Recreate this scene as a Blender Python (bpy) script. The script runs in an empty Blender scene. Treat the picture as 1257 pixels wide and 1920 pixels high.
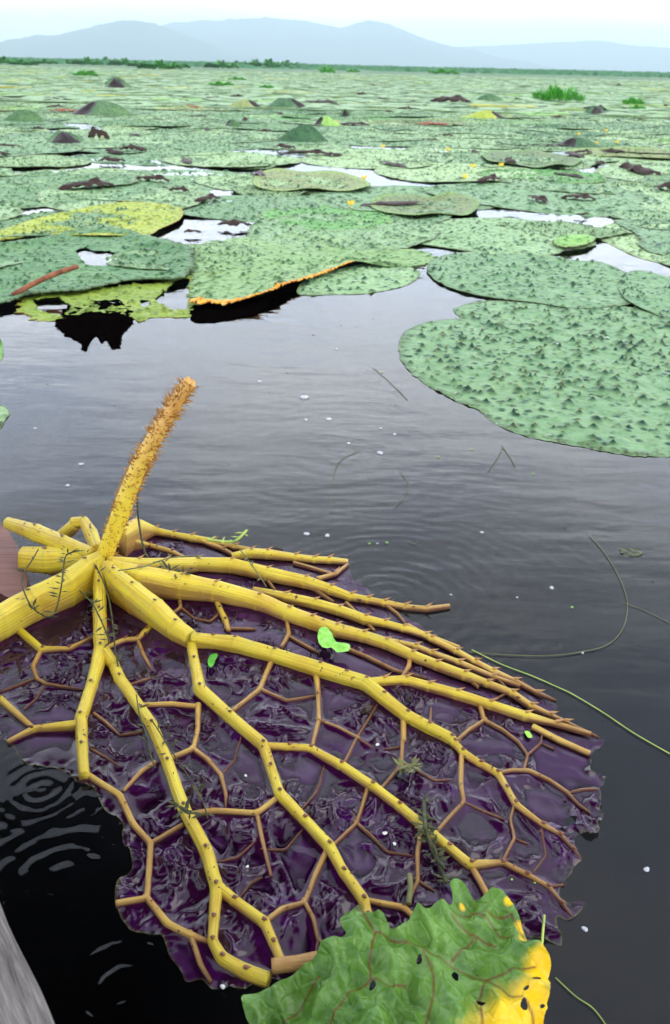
import bpy, math, random
import numpy as np
from mathutils import Vector, Matrix
R = math.radians
random.seed(7)
rng = np.random.default_rng(7)
sc = bpy.context.scene
C = sc.collection

# ------------------------------------------------------------------ camera
FPX, CX, CY, HCAM = 1598.0, 628.5, 960.0, 1.0
PITCH, ROLL = math.atan(838 / FPX), R(1.3)
cam = bpy.data.objects.new('camera', bpy.data.cameras.new('camera'))
C.objects.link(cam); sc.camera = cam
MW = Matrix.Translation((0, 0, HCAM)) @ Matrix.Rotation(math.pi / 2 - PITCH, 4, 'X') @ Matrix.Rotation(ROLL, 4, 'Z')
cam.matrix_world = MW
cd = cam.data
cd.sensor_fit = 'VERTICAL'; cd.sensor_height = 36; cd.lens = 36 * FPX / 1920
cd.clip_start = 0.02; cd.clip_end = 40000
cd.dof.use_dof = True; cd.dof.focus_distance = 1.55; cd.dof.aperture_fstop = 9
M3 = np.array(MW.to_3x3()); FWD = -M3[:, 2]; CAMP = np.array([0, 0, HCAM])

def P(x, y, z=0.0):
    """where the sight line through photo pixel x, y meets the level z"""
    d = M3 @ np.array([x - CX, CY - y, -FPX])
    t = (z - HCAM) / d[2]
    return CAMP + d * t
def PY(x, y, Y):
    d = M3 @ np.array([x - CX, CY - y, -FPX])
    return CAMP + d * (Y / d[1])
def mpp(p):
    return float(np.dot(np.asarray(p) - CAMP, FWD)) / FPX

# ------------------------------------------------------------------ world, sun, exposure
SUN_EL, SUN_AZ = 60, 95        # azimuth from +Y (view direction), positive to the right
w = bpy.data.worlds.new('World'); sc.world = w; w.use_nodes = True
nt = w.node_tree; nt.nodes.clear()
def N(nt, t, **k):
    n = nt.nodes.new(t)
    for a, b in k.items():
        if a.startswith('i_'):
            n.inputs[a[2:].replace('_', ' ')].default_value = b
        else: setattr(n, a, b)
    return n
out = N(nt, 'ShaderNodeOutputWorld'); bg = N(nt, 'ShaderNodeBackground'); bg.inputs[1].default_value = 0.1
sky = N(nt, 'ShaderNodeTexSky', sky_type='NISHITA'); sky.sun_disc = False
sky.sun_elevation = R(SUN_EL); sky.sun_rotation = R(SUN_AZ); sky.air_density = 1.0; sky.dust_density = 2.5
tc = N(nt, 'ShaderNodeTexCoord')
sep = N(nt, 'ShaderNodeSeparateXYZ'); nt.links.new(tc.outputs['Generated'], sep.inputs[0])
mp = N(nt, 'ShaderNodeMapping'); mp.inputs['Scale'].default_value = (1.6, 1.6, 3.2); nt.links.new(tc.outputs['Generated'], mp.inputs[0])
no = N(nt, 'ShaderNodeTexNoise'); no.inputs['Scale'].default_value = 1.5; no.inputs['Detail'].default_value = 6; no.inputs['Roughness'].default_value = 0.55
nt.links.new(mp.outputs[0], no.inputs['Vector'])
cr = N(nt, 'ShaderNodeValToRGB')
cr.color_ramp.elements[0].position = 0.36; cr.color_ramp.elements[0].color = (0.58, 0.67, 0.85, 1)
cr.color_ramp.elements[1].position = 0.62; cr.color_ramp.elements[1].color = (0.96, 1.0, 1.07, 1)
nt.links.new(no.outputs['Fac'], cr.inputs[0])
el = N(nt, 'ShaderNodeFloatCurve')
cm = el.mapping; cp = cm.curves[0].points
cp[0].location = (0, .98); cp[1].location = (1, .31)
for q in ((.10, .98), (.22, .76), (.38, .70), (.50, .43), (.68, .31)): cp.new(*q)
cm.update()
nt.links.new(sep.outputs['Z'], el.inputs['Value'])
mul = N(nt, 'ShaderNodeVectorMath', operation='SCALE'); nt.links.new(cr.outputs[0], mul.inputs[0]); nt.links.new(el.outputs[0], mul.inputs['Scale'])
mix = N(nt, 'ShaderNodeMix', data_type='RGBA'); mix.inputs['Factor'].default_value = 0.9
nt.links.new(sky.outputs[0], mix.inputs['A']); mul2 = N(nt, 'ShaderNodeVectorMath', operation='SCALE'); mul2.inputs['Scale'].default_value = 50; nt.links.new(mul.outputs[0], mul2.inputs[0]); nt.links.new(mul2.outputs[0], mix.inputs['B'])
nt.links.new(mix.outputs['Result'], bg.inputs[0]); nt.links.new(bg.outputs[0], out.inputs[0])
sl = bpy.data.lights.new('sun', 'SUN'); sl.energy = 1.1; sl.angle = R(40); sl.color = (1, 0.96, 0.88)
so = bpy.data.objects.new('sun', sl); C.objects.link(so)
az, e = R(SUN_AZ), R(SUN_EL)
sd = Vector((math.sin(az) * math.cos(e), math.cos(az) * math.cos(e), math.sin(e)))
so.rotation_euler = sd.to_track_quat('Z', 'Y').to_euler()
sc.view_settings.view_transform = 'Standard'; sc.view_settings.look = 'None'
sc.view_settings.exposure = 0.36; sc.view_settings.gamma = 1.0; sc.view_settings.use_curve_mapping = False
sc.cycles.transparent_max_bounces = 12; sc.cycles.max_bounces = 8; sc.cycles.volume_bounces = 0

# ------------------------------------------------------------------ helpers
def tag(o, label=None, cat=None, group=None, kind=None):
    for k, v in (('label', label), ('category', cat), ('group', group), ('kind', kind)):
        if v: o[k] = v
    return o
def empty(name, loc, label, cat, group=None):
    o = bpy.data.objects.new(name, None); C.objects.link(o); o.location = loc; o.empty_display_size = .1
    return tag(o, label, cat, group)
def mk(name, v, f, mats, parent=None, uv=None, attr=None, mi=None, smooth=True, origin=None):
    me = bpy.data.meshes.new(name)
    v = np.asarray(v, dtype=float)
    if origin is not None: v = v - np.asarray(origin)
    me.from_pydata(v.tolist(), [], f)
    for m in (mats if isinstance(mats, (list, tuple)) else [mats]): me.materials.append(m)
    if smooth: me.polygons.foreach_set('use_smooth', [True] * len(me.polygons))
    if mi is not None: me.polygons.foreach_set('material_index', list(mi))
    if attr:
        for k, a in attr.items():
            at = me.attributes.new(k, 'FLOAT', 'POINT'); at.data.foreach_set('value', np.asarray(a, dtype=np.float32))
    if uv is not None:
        ul = me.uv_layers.new(name='UV'); idx = np.zeros(len(me.loops), dtype=np.int32)
        me.loops.foreach_get('vertex_index', idx)
        ul.data.foreach_set('uv', np.asarray(uv, dtype=np.float32)[idx].ravel())
    me.update()
    o = bpy.data.objects.new(name, me); C.objects.link(o)
    if origin is not None: o.location = origin
    if parent is not None:
        o.parent = parent
        if origin is None: o.location = -Vector(parent.location)
        else: o.location = Vector(origin) - Vector(parent.location)
    return o
def copy_tree(o, parent=None):
    c = o.copy(); C.objects.link(c); c.parent = parent
    for ch in [x for x in bpy.data.objects if x.parent == o]: copy_tree(ch, c)
    return c
_perm = rng.permutation(4096); _perm = np.concatenate([_perm, _perm])
_ga = rng.random(4096) * 2 * np.pi; _gx, _gy = np.cos(_ga), np.sin(_ga)
def pn(x, y, s=0):
    x = np.asarray(x, float) + s * 17.31; y = np.asarray(y, float) + s * 9.77
    xi = np.floor(x).astype(int); yi = np.floor(y).astype(int); xf = x - xi; yf = y - yi
    u = xf ** 3 * (xf * (xf * 6 - 15) + 10); v = yf ** 3 * (yf * (yf * 6 - 15) + 10)
    def g(a, b, dx, dy):
        h = _perm[(_perm[a & 4095] + b) & 4095]; return _gx[h] * dx + _gy[h] * dy
    n0 = g(xi, yi, xf, yf) * (1 - u) + g(xi + 1, yi, xf - 1, yf) * u
    n1 = g(xi, yi + 1, xf, yf - 1) * (1 - u) + g(xi + 1, yi + 1, xf - 1, yf - 1) * u
    return (n0 * (1 - v) + n1 * v) * 1.5
def fbm(x, y, o=4, s=0):
    a, t, r = 1.0, 0.0, 0.0
    for i in range(o):
        r = r + a * pn(x * 2 ** i, y * 2 ** i, s + i * 3); t += a; a *= .5
    return r / t
def smooth_loop(pts, n):
    """closed Catmull-Rom resampled to n points"""
    p = np.asarray(pts, float); k = len(p)
    t = np.linspace(0, k, n * 4, endpoint=False); i = np.floor(t).astype(int); f = (t - i)[:, None]
    a, b, c, d = p[(i - 1) % k], p[i % k], p[(i + 1) % k], p[(i + 2) % k]
    q = .5 * ((2 * b) + (c - a) * f + (2 * a - 5 * b + 4 * c - d) * f ** 2 + (3 * b - a - 3 * c + d) * f ** 3)
    L = np.r_[0, np.cumsum(np.linalg.norm(np.diff(np.vstack([q, q[:1]]), axis=0), axis=1))]
    s = np.linspace(0, L[-1], n, endpoint=False); qq = np.vstack([q, q[:1]])
    return np.stack([np.interp(s, L, qq[:, j]) for j in range(q.shape[1])], 1)
def resample(pts, step):
    p = np.asarray(pts, float); L = np.r_[0, np.cumsum(np.linalg.norm(np.diff(p[:, :3], axis=0), axis=1))]
    n = max(3, int(L[-1] / step) + 1); s = np.linspace(0, L[-1], n)
    return np.stack([np.interp(s, L, p[:, j]) for j in range(p.shape[1])], 1)
def inpoly(x, y, poly):
    r = np.zeros(x.shape, bool); n = len(poly)
    for i in range(n):
        x0, y0 = poly[i][:2]; x1, y1 = poly[(i + 1) % n][:2]
        if y0 == y1: continue
        c = ((y0 > y) != (y1 > y)) & (x < (x1 - x0) * (y - y0) / (y1 - y0) + x0)
        r ^= c
    return r
def segdist(x, y, a, b):
    dx, dy = b[0] - a[0], b[1] - a[1]; L = dx * dx + dy * dy + 1e-12
    t = np.clip(((x - a[0]) * dx + (y - a[1]) * dy) / L, 0, 1)
    return np.hypot(x - a[0] - t * dx, y - a[1] - t * dy), t
def clip_grid(poly, step, zf, holes=()):
    """grid sheet cut to a polygon with its border vertices pulled onto the outline"""
    poly = np.asarray(poly)[:, :2]
    x0, y0 = poly.min(0) - step; x1, y1 = poly.max(0) + step
    xs = np.arange(x0, x1, step); ys = np.arange(y0, y1, step)
    X, Y = np.meshgrid(xs, ys); nx = len(xs)
    jx = pn(X * 140, Y * 140, 5) * step * .3; jy = pn(X * 140, Y * 140, 6) * step * .3
    X = X + jx; Y = Y + jy
    cx = (X[:-1, :-1] + X[1:, 1:]) / 2; cy = (Y[:-1, :-1] + Y[1:, 1:]) / 2
    keep = inpoly(cx, cy, poly)
    for h in holes: keep &= ~inpoly(cx, cy, h)
    jj, ii = np.nonzero(keep)
    f = np.stack([jj * nx + ii, jj * nx + ii + 1, (jj + 1) * nx + ii + 1, (jj + 1) * nx + ii], 1)
    used = np.unique(f); rm = -np.ones(X.size, int); rm[used] = np.arange(len(used)); f = rm[f]
    x, y = X.ravel()[used], Y.ravel()[used]
    cnt = np.bincount(f.ravel(), minlength=len(used)); b = np.nonzero(cnt < 4)[0]
    loops = [poly] + [np.asarray(h) for h in holes]
    best = np.full(len(b), 9e9); bx = x[b].copy(); by = y[b].copy()
    for lp in loops:
        for i in range(len(lp)):
            a, c = lp[i], lp[(i + 1) % len(lp)]
            d, t = segdist(x[b], y[b], a, c); m = d < best
            best[m] = d[m]; bx[m] = a[0] + t[m] * (c[0] - a[0]); by[m] = a[1] + t[m] * (c[1] - a[1])
    m = best < step * 1.3
    x[b[m]] = bx[m]; y[b[m]] = by[m]
    z = zf(x, y)
    return np.stack([x, y, z], 1), f.tolist()
def tube(pts, rad, n=12, vs=1.0, ridges=0, ramp=0.0, cap=True, seed=0):
    """swept tube: pts (k,3), rad (k,), vs = vertical / horizontal scale of the section"""
    p = np.asarray(pts, float); k = len(p)
    T = np.gradient(p, axis=0); T /= np.linalg.norm(T, axis=1)[:, None] + 1e-12
    up = np.array([0, 0, 1.0]) if abs(T[:, 2]).mean() < .8 else np.array([0, 1.0, 0])
    S = np.cross(T, up); S /= np.linalg.norm(S, axis=1)[:, None] + 1e-9; U = np.cross(S, T)
    a = np.linspace(0, 2 * np.pi, n, endpoint=False)
    L = np.r_[0, np.cumsum(np.linalg.norm(np.diff(p, axis=0), axis=1))]
    v = []; uv = []
    for i in range(k):
        r = rad[i] * (1 + ramp * np.cos(a * ridges + seed))
        v.append(p[i] + S[i] * (np.cos(a) * r)[:, None] + U[i] * (np.sin(a) * r * vs)[:, None])
        uv.append(np.stack([a / (2 * np.pi) * 1.0, np.full(n, L[i])], 1))
    v = np.vstack(v); uv = np.vstack(uv)
    f = [[i * n + j, i * n + (j + 1) % n, (i + 1) * n + (j + 1) % n, (i + 1) * n + j] for i in range(k - 1) for j in range(n)]
    if cap: f += [list(range(n))[::-1], [(k - 1) * n + j for j in range(n)]]
    return v, f, uv
class MB:
    def __init__(s): s.v = []; s.f = []; s.uv = []; s.a = []; s.mi = []; s.n = 0
    def add(s, v, f, uv=None, a=0.0, mi=0):
        v = np.asarray(v, float); s.v.append(v); s.f += [[i + s.n for i in q] for q in f]
        s.uv.append(uv if uv is not None else np.zeros((len(v), 2)))
        s.a.append(np.full(len(v), a) if np.isscalar(a) else np.asarray(a)); s.mi += [mi] * len(f); s.n += len(v); return s
    def build(s, name, mats, parent=None, origin=None, smooth=True):
        return mk(name, np.vstack(s.v), s.f, mats, parent, np.vstack(s.uv), {'tone': np.concatenate(s.a)}, s.mi, smooth, origin)
def cone(p, d, r, h, n=4):
    d = np.asarray(d, float); d /= np.linalg.norm(d) + 1e-9
    s = np.cross(d, [0.3, 0.2, 0.93]); s /= np.linalg.norm(s) + 1e-9; u = np.cross(s, d)
    a = np.linspace(0, 2 * np.pi, n, endpoint=False)
    v = [p + r * (math.cos(t) * s + math.sin(t) * u) for t in a] + [p + d * h]
    return np.array(v), [[i, (i + 1) % n, n] for i in range(n)]
def boxv(c, sx, sy, sz, rz=0):
    c = np.asarray(c, float); v = []
    for z in (-1, 1):
        for x, y in ((-1, -1), (1, -1), (1, 1), (-1, 1)):
            X, Y = x * sx / 2, y * sy / 2
            v.append(c + [X * math.cos(rz) - Y * math.sin(rz), X * math.sin(rz) + Y * math.cos(rz), z * sz / 2])
    return np.array(v), [[3, 2, 1, 0], [4, 5, 6, 7], [0, 1, 5, 4], [1, 2, 6, 5], [2, 3, 7, 6], [3, 0, 4, 7]]

# ------------------------------------------------------------------ materials
def newmat(name):
    m = bpy.data.materials.new(name); m.use_nodes = True; t = m.node_tree; t.nodes.clear()
    o = N(t, 'ShaderNodeOutputMaterial'); b = N(t, 'ShaderNodeBsdfPrincipled'); t.links.new(b.outputs[0], o.inputs[0])
    return m, t, b, o
def ramp(t, src, stops, interp='LINEAR'):
    r = N(t, 'ShaderNodeValToRGB'); r.color_ramp.interpolation = interp
    el = r.color_ramp.elements
    while len(el) < len(stops): el.new(0.5)
    for i, (p, c) in enumerate(stops): el[i].position = p; el[i].color = (*c, 1)
    t.links.new(src, r.inputs[0]); return r.outputs[0]
def noise(t, scale, detail=4, rough=.55, vec=None, dist=0, sc3=None, coord='Object'):
    n = N(t, 'ShaderNodeTexNoise'); n.inputs['Scale'].default_value = scale; n.inputs['Detail'].default_value = detail
    n.inputs['Roughness'].default_value = rough; n.inputs['Distortion'].default_value = dist
    if vec is None:
        c = N(t, 'ShaderNodeTexCoord'); vec = c.outputs[coord]
    if sc3:
        m = N(t, 'ShaderNodeMapping'); m.inputs['Scale'].default_value = sc3; t.links.new(vec, m.inputs[0]); vec = m.outputs[0]
    t.links.new(vec, n.inputs['Vector']); return n.outputs['Fac']
def mixc(t, fac, a, b, blend='MIX'):
    m = N(t, 'ShaderNodeMix', data_type='RGBA'); m.blend_type = blend
    for s, k in ((fac, 'Factor'), (a, 'A'), (b, 'B')):
        if isinstance(s, (int, float)): m.inputs[k].default_value = s
        elif isinstance(s, tuple): m.inputs[k].default_value = (*s, 1)
        else: t.links.new(s, m.inputs[k])
    return m.outputs['Result']
def math_(t, op, a, b=None, c=None, clamp=False):
    m = N(t, 'ShaderNodeMath', operation=op); m.use_clamp = clamp
    for i, s in enumerate((a, b, c)):
        if s is None: continue
        if isinstance(s, (int, float)): m.inputs[i].default_value = s
        else: t.links.new(s, m.inputs[i])
    return m.outputs[0]
def attr(t, name):
    a = N(t, 'ShaderNodeAttribute'); a.attribute_name = name; return a.outputs['Fac']
def bump(t, b, h, dist=.002, strength=1.0):
    n = N(t, 'ShaderNodeBump'); n.inputs['Distance'].default_value = dist; n.inputs['Strength'].default_value = strength
    t.links.new(h, n.inputs['Height']); t.links.new(n.outputs[0], b.inputs['Normal']); return n
def simple(name, c1, c2, scale=30, rough=.5, bd=0.0, sc3=None, coat=0):
    m, t, b, o = newmat(name); n = noise(t, scale, 5, .6, sc3=sc3)
    t.links.new(ramp(t, n, [(.35, c1), (.65, c2)]), b.inputs['Base Color']); b.inputs['Roughness'].default_value = rough; b.inputs['Specular IOR Level'].default_value = .22
    b.inputs['Coat Weight'].default_value = coat; b.inputs['Coat Roughness'].default_value = .1
    if bd: bump(t, b, n, bd)
    return m
def pad_mat(name, c1, c2, spot, rimc, rimlo=.93, rough=.42, rnd=.25):
    m, t, b, o = newmat(name)
    n1 = noise(t, 5, 5, .6); n2 = noise(t, 60, 4, .65)
    col = ramp(t, n1, [(.3, c1), (.7, c2)])
    vo = N(t, 'ShaderNodeTexVoronoi'); vo.inputs['Scale'].default_value = 24
    tcn = N(t, 'ShaderNodeTexCoord'); t.links.new(tcn.outputs['Object'], vo.inputs['Vector'])
    sp = math_(t, 'MULTIPLY_ADD', vo.outputs['Distance'], -2.0, 1.05, True)
    sp = math_(t, 'MULTIPLY', sp, n2)
    col = mixc(t, math_(t, 'MULTIPLY', math_(t, 'SUBTRACT', sp, .13, None, True), 4.2, None, True), col, spot)
    pk = attr(t, 'peak'); col = mixc(t, math_(t, 'MULTIPLY', pk, 1.25, None, True), col, spot)  # dark spots and peaks: some pigment, mostly bump shade put into colour
    m1 = ramp(t, noise(t, 17, 6, .7, dist=.4), [(.46, (0, 0, 0)), (.62, (1, 1, 1))]); col = mixc(t, math_(t, 'MULTIPLY', m1, .30), col, tuple(a * 2.2 for a in spot))
    m2 = ramp(t, noise(t, 7, 4, .6, sc3=(1, 1, 1), dist=1), [(.52, (0, 0, 0)), (.66, (1, 1, 1))]); col = mixc(t, math_(t, 'MULTIPLY', m2, .10), col, (.34, .44, .10))
    m3 = ramp(t, noise(t, 48, 2, .5), [(.70, (0, 0, 0)), (.75, (1, 1, 1))]); col = mixc(t, math_(t, 'MULTIPLY', m3, .75), col, (.10, .055, .02))
    rim = attr(t, 'rim'); rn = math_(t, 'MULTIPLY_ADD', noise(t, 22, 4, .7), .16, rim)
    rf = N(t, 'ShaderNodeMapRange'); rf.inputs['From Min'].default_value = rimlo + .08; rf.inputs['From Max'].default_value = rimlo + .13
    t.links.new(rn, rf.inputs['Value'])
    rc = mixc(t, ramp(t, noise(t, 55, 4, .7), [(.50, (0, 0, 0)), (.60, (1, 1, 1))]), rimc, tuple(a * b_ for a, b_ in zip(rimc, (.35, .22, .4))))
    col = mixc(t, rf.outputs[0], col, rc)
    oi = N(t, 'ShaderNodeObjectInfo')
    hs = N(t, 'ShaderNodeHueSaturation'); t.links.new(col, hs.inputs['Color'])
    t.links.new(math_(t, 'MULTIPLY_ADD', oi.outputs['Random'], rnd * 2, 1 - rnd), hs.inputs['Value'])
    t.links.new(math_(t, 'MULTIPLY_ADD', oi.outputs['Random'], -.05, .52), hs.inputs['Hue'])
    t.links.new(hs.outputs[0], b.inputs['Base Color']); b.inputs['Roughness'].default_value = .55; b.inputs['Specular IOR Level'].default_value = .28
    h = math_(t, 'ADD', math_(t, 'MULTIPLY', n2, .6), math_(t, 'MULTIPLY', vo.outputs['Distance'], -.9))
    bump(t, b, h, .016)
    return m
PADS = {
 'sage': pad_mat('pad_sage', (.21, .37, .155), (.33, .49, .245), (.008, .055, .022), (.17, .27, .10), .95),
 'bright': pad_mat('pad_bright_green', (.15, .36, .07), (.25, .48, .11), (.04, .17, .03), (.30, .42, .12), .93),
 'dark': pad_mat('pad_dark_green', (.08, .20, .075), (.17, .32, .13), (.010, .06, .02), (.12, .2, .08), .95),
 'yellow': pad_mat('pad_yellow_green', (.26, .36, .04), (.42, .48, .05), (.13, .17, .02), (.50, .36, .03), .97),
 'olive': pad_mat('pad_olive', (.13, .22, .06), (.22, .28, .10), (.10, .10, .05), (.22, .36, .08), .86),
 'yrim': pad_mat('pad_yellow_rim', (.15, .29, .10), (.25, .40, .17), (.02, .09, .025), (.82, .44, .02), .80),
}
M_under = simple('pad_underside', (.006, .003, .004), (.024, .010, .009), 30, .4, .002)
M_black, _t, _b, _o = newmat('unreflecting_black'); _b.inputs['Base Color'].default_value = (.0015, .001, .001, 1); _b.inputs['Roughness'].default_value = 1; _b.inputs['Specular IOR Level'].default_value = 0  # matte black that paints missing sky reflection on the water
M_brown = simple('withered_brown', (.012, .006, .006), (.055, .024, .014), 25, .55, .004)
M_spine = simple('spine_brown', (.30, .11, .02), (.62, .32, .06), 60, .5)
M_weed = simple('weed_leaf_green', (.05, .27, .02), (.13, .46, .05), 6, .45)
M_bush = simple('far_weed_green', (.03, .19, .025), (.10, .36, .06), 1.2, .55)
M_fil = simple('filament_olive', (.10, .10, .04), (.17, .17, .06), 40, .5)
M_fil2 = simple('filament_green', (.3, .42, .08), (.45, .55, .12), 40, .5)
M_sprig = simple('pondweed_dark', (.018, .022, .010), (.08, .085, .03), 60, .45)
M_duck = simple('duckweed_green', (.25, .55, .06), (.4, .7, .1), 90, .5)
M_flower = simple('bud_yellow', (.7, .45, .02), (.9, .62, .05), 90, .5)

# blade underside: purple, wet
M_blade, t, b, o = newmat('purple_leaf_underside')
n1 = noise(t, 9, 6, .62, dist=.6); n2 = noise(t, 55, 6, .7); n3 = noise(t, 160, 3, .6)
col = ramp(t, n1, [(.30, (.012, .001, .009)), (.5, (.028, .002, .030)), (.70, (.055, .005, .085))])
col = mixc(t, ramp(t, n2, [(.42, (0, 0, 0)), (.60, (1, 1, 1))]), (.020, .002, .018), col)
pool_col = ramp(t, noise(t, 7, 5, .6, dist=.5), [(.3, (.068, .008, .080)), (.55, (.105, .030, .125)), (.75, (.125, .020, .165))])
col = mixc(t, math_(t, 'MULTIPLY', attr(t, 'pool'), .9), col, pool_col)  # paler purple where the blade dips below water level
ed = attr(t, 'edge')
col = mixc(t, math_(t, 'MULTIPLY', ed, math_(t, 'MULTIPLY', n2, 1.1), None, True), col, (.09, .10, .02))
vn = attr(t, 'vein'); col = mixc(t, math_(t, 'MULTIPLY', vn, .4, None, True), col, (.05, .006, .02))
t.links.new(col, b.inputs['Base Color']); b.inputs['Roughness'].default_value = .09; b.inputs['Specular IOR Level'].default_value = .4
b.inputs['Coat Weight'].default_value = 0
bump(t, b, math_(t, 'ADD', n2, math_(t, 'MULTIPLY', n3, .1)), .0006, .6)

# ribs: yellow when thick, reddish brown when thin ("tone")
def rib_mat(name, hub=False):
    m, t, b, o = newmat(name)
    uvn = N(t, 'ShaderNodeUVMap'); uvn.uv_map = 'UV'
    st = noise(t, 1, 5, .62, vec=uvn.outputs[0], sc3=(34, 2.2, 1)); st2 = noise(t, 1, 3, .6, vec=uvn.outputs[0], sc3=(70, 7, 1))
    n1 = noise(t, 14, 5, .6); tone = attr(t, 'tone')
    yel = ramp(t, n1, [(.3, (.70, .46, .016)), (.52, (.84, .66, .030)), (.75, (.78, .68, .05))])
    org = ramp(t, n1, [(.3, (.55, .27, .05)), (.7, (.76, .50, .13))])
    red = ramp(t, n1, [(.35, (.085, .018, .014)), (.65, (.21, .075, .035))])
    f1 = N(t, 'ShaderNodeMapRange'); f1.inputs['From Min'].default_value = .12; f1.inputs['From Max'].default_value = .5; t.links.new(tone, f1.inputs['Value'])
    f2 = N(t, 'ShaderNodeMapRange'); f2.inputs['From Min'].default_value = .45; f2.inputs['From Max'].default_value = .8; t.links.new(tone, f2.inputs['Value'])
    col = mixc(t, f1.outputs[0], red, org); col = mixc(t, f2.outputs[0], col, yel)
    f3 = N(t, 'ShaderNodeMapRange'); f3.inputs['From Min'].default_value = 1.02; f3.inputs['From Max'].default_value = 1.5; t.links.new(tone, f3.inputs['Value'])
    col = mixc(t, f3.outputs[0], col, (.42, .46, .04))
    col = mixc(t, math_(t, 'MULTIPLY', ramp(t, st, [(.46, (0, 0, 0)), (.64, (1, 1, 1))]), .62), col, (.40, .15, .03))
    col = mixc(t, math_(t, 'MULTIPLY', ramp(t, st2, [(.56, (0, 0, 0)), (.72, (1, 1, 1))]), .4), col, (.85, .74, .16))
    sp = noise(t, 75, 2, .5); col = mixc(t, ramp(t, sp, [(.70, (0, 0, 0)), (.74, (1, 1, 1))]), col, (.12, .05, .015))
    t.links.new(col, b.inputs['Base Color']); b.inputs['Roughness'].default_value = .3; b.inputs['Coat Weight'].default_value = .2; b.inputs['Coat Roughness'].default_value = .12
    b.inputs['Subsurface Weight'].default_value = .12; b.inputs['Subsurface Radius'].default_value = (.01, .006, .002); b.inputs['Subsurface Scale'].default_value = .5
    bump(t, b, math_(t, 'ADD', st, math_(t, 'MULTIPLY', st2, .5)), .0028, 1)
    return m
M_rib = rib_mat('rib_yellow')
M_stalk, t, b, o = newmat('stalk_yellow_orange')
n1 = noise(t, 30, 5, .6); tone = attr(t, 'tone')
y = ramp(t, n1, [(.3, (.76, .52, .03)), (.7, (.84, .66, .05))]); g = ramp(t, n1, [(.3, (.56, .25, .04)), (.7, (.84, .52, .14))])
t.links.new(mixc(t, tone, y, g), b.inputs['Base Color']); b.inputs['Roughness'].default_value = .4; bump(t, b, n1, .003)

# green torn leaf
M_green, t, b, o = newmat('torn_leaf_green')
n1 = noise(t, 10, 5, .6); n2 = noise(t, 70, 5, .65); n3 = noise(t, 40, 3, .5)
col = ramp(t, n1, [(.3, (.030, .105, .008)), (.7, (.125, .26, .035))])
col = mixc(t, ramp(t, n2, [(.4, (0, 0, 0)), (.7, (.5, .5, .5))]), col, (.20, .34, .08))
yl = attr(t, 'yellow'); ym = N(t, 'ShaderNodeMapRange'); ym.inputs['From Min'].default_value = .40; ym.inputs['From Max'].default_value = .80
t.links.new(math_(t, 'MULTIPLY_ADD', math_(t, 'SUBTRACT', noise(t, 16, 5, .65), .5), .9, yl), ym.inputs['Value'])
col = mixc(t, ym.outputs[0], col, (.82, .52, .012))
vn = attr(t, 'vein'); col = mixc(t, math_(t, 'MULTIPLY', vn, .95), col, (.13, .035, .012))
col = mixc(t, ramp(t, noise(t, 26, 2, .5), [(.71, (0, 0, 0)), (.73, (1, 1, 1))]), col, (.05, .02, .01))
t.links.new(col, b.inputs['Base Color']); b.inputs['Roughness'].default_value = .3
b.inputs['Specular IOR Level'].default_value = .3
vd = N(t, 'ShaderNodeTexVoronoi'); vd.feature = 'DISTANCE_TO_EDGE'; vd.inputs['Scale'].default_value = 46
vc = N(t, 'ShaderNodeTexCoord'); t.links.new(vc.outputs['Object'], vd.inputs['Vector'])
cre = ramp(t, vd.outputs['Distance'], [(0, (0, 0, 0)), (.12, (1, 1, 1))])
bump(t, b, math_(t, 'ADD', math_(t, 'MULTIPLY', n2, .8), cre), .0009, .9)

# wood
def wood_mat(name, c1, c2, c3, axis, sc=3.0, rough=.75, bd=.004):
    m, t, b, o = newmat(name); s = [26, 26, 26]; s[axis] = 2.2
    g1 = noise(t, sc, 7, .65, sc3=tuple(s), dist=.4); g2 = noise(t, 9, 5, .6)
    col = ramp(t, g1, [(.3, c1), (.52, c2), (.75, c3)]); col = mixc(t, math_(t, 'MULTIPLY', ramp(t, g2, [(.4, (0, 0, 0)), (.7, (1, 1, 1))]), .5), col, c2)
    t.links.new(col, b.inputs['Base Color']); b.inputs['Roughness'].default_value = rough; bump(t, b, g1, bd); return m
M_grey = wood_mat('weathered_grey_wood', (.035, .025, .02), (.17, .145, .135), (.36, .32, .29), 0, 6.5, .85, .006)
M_hull = wood_mat('dark_hull_wood', (.02, .012, .009), (.06, .035, .022), (.12, .08, .055), 0)
M_red = wood_mat('red_brown_wood', (.10, .035, .025), (.19, .075, .055), (.26, .12, .095), 0, 2.0, .6, .003)
M_cloth = simple('blocker_cloth', (.004, .004, .005), (.008, .008, .010), 40, .8)
M_metal, t, b, o = newmat('blocker_metal'); b.inputs['Base Color'].default_value = (.3, .3, .3, 1); b.inputs['Metallic'].default_value = .9; b.inputs['Roughness'].default_value = .35

# water
M_water, t, b, o = newmat('lake_water')
geo = N(t, 'ShaderNodeNewGeometry'); pos = geo.outputs['Position']; sx = N(t, 'ShaderNodeSeparateXYZ'); t.links.new(pos, sx.inputs[0])
def ring(px, py, wl, amp, L, r0=0.0):
    c = P(px, py)
    vd = N(t, 'ShaderNodeVectorMath', operation='DISTANCE'); t.links.new(pos, vd.inputs[0]); vd.inputs[1].default_value = tuple(c)
    d = math_(t, 'ADD', vd.outputs['Value'], math_(t, 'MULTIPLY', noise(t, 7, 3, .6, vec=pos), wl * 2.0))
    s = math_(t, 'SINE', math_(t, 'MULTIPLY', d, 2 * math.pi / wl))
    e1 = math_(t, 'EXPONENT', math_(t, 'MULTIPLY', math_(t, 'ABSOLUTE', math_(t, 'SUBTRACT', vd.outputs['Value'], r0)), -1 / L))
    return math_(t, 'MULTIPLY', math_(t, 'MULTIPLY', s, e1), amp)
hs = ring(735, 1120, .036, .00020, .20, .10)
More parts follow.
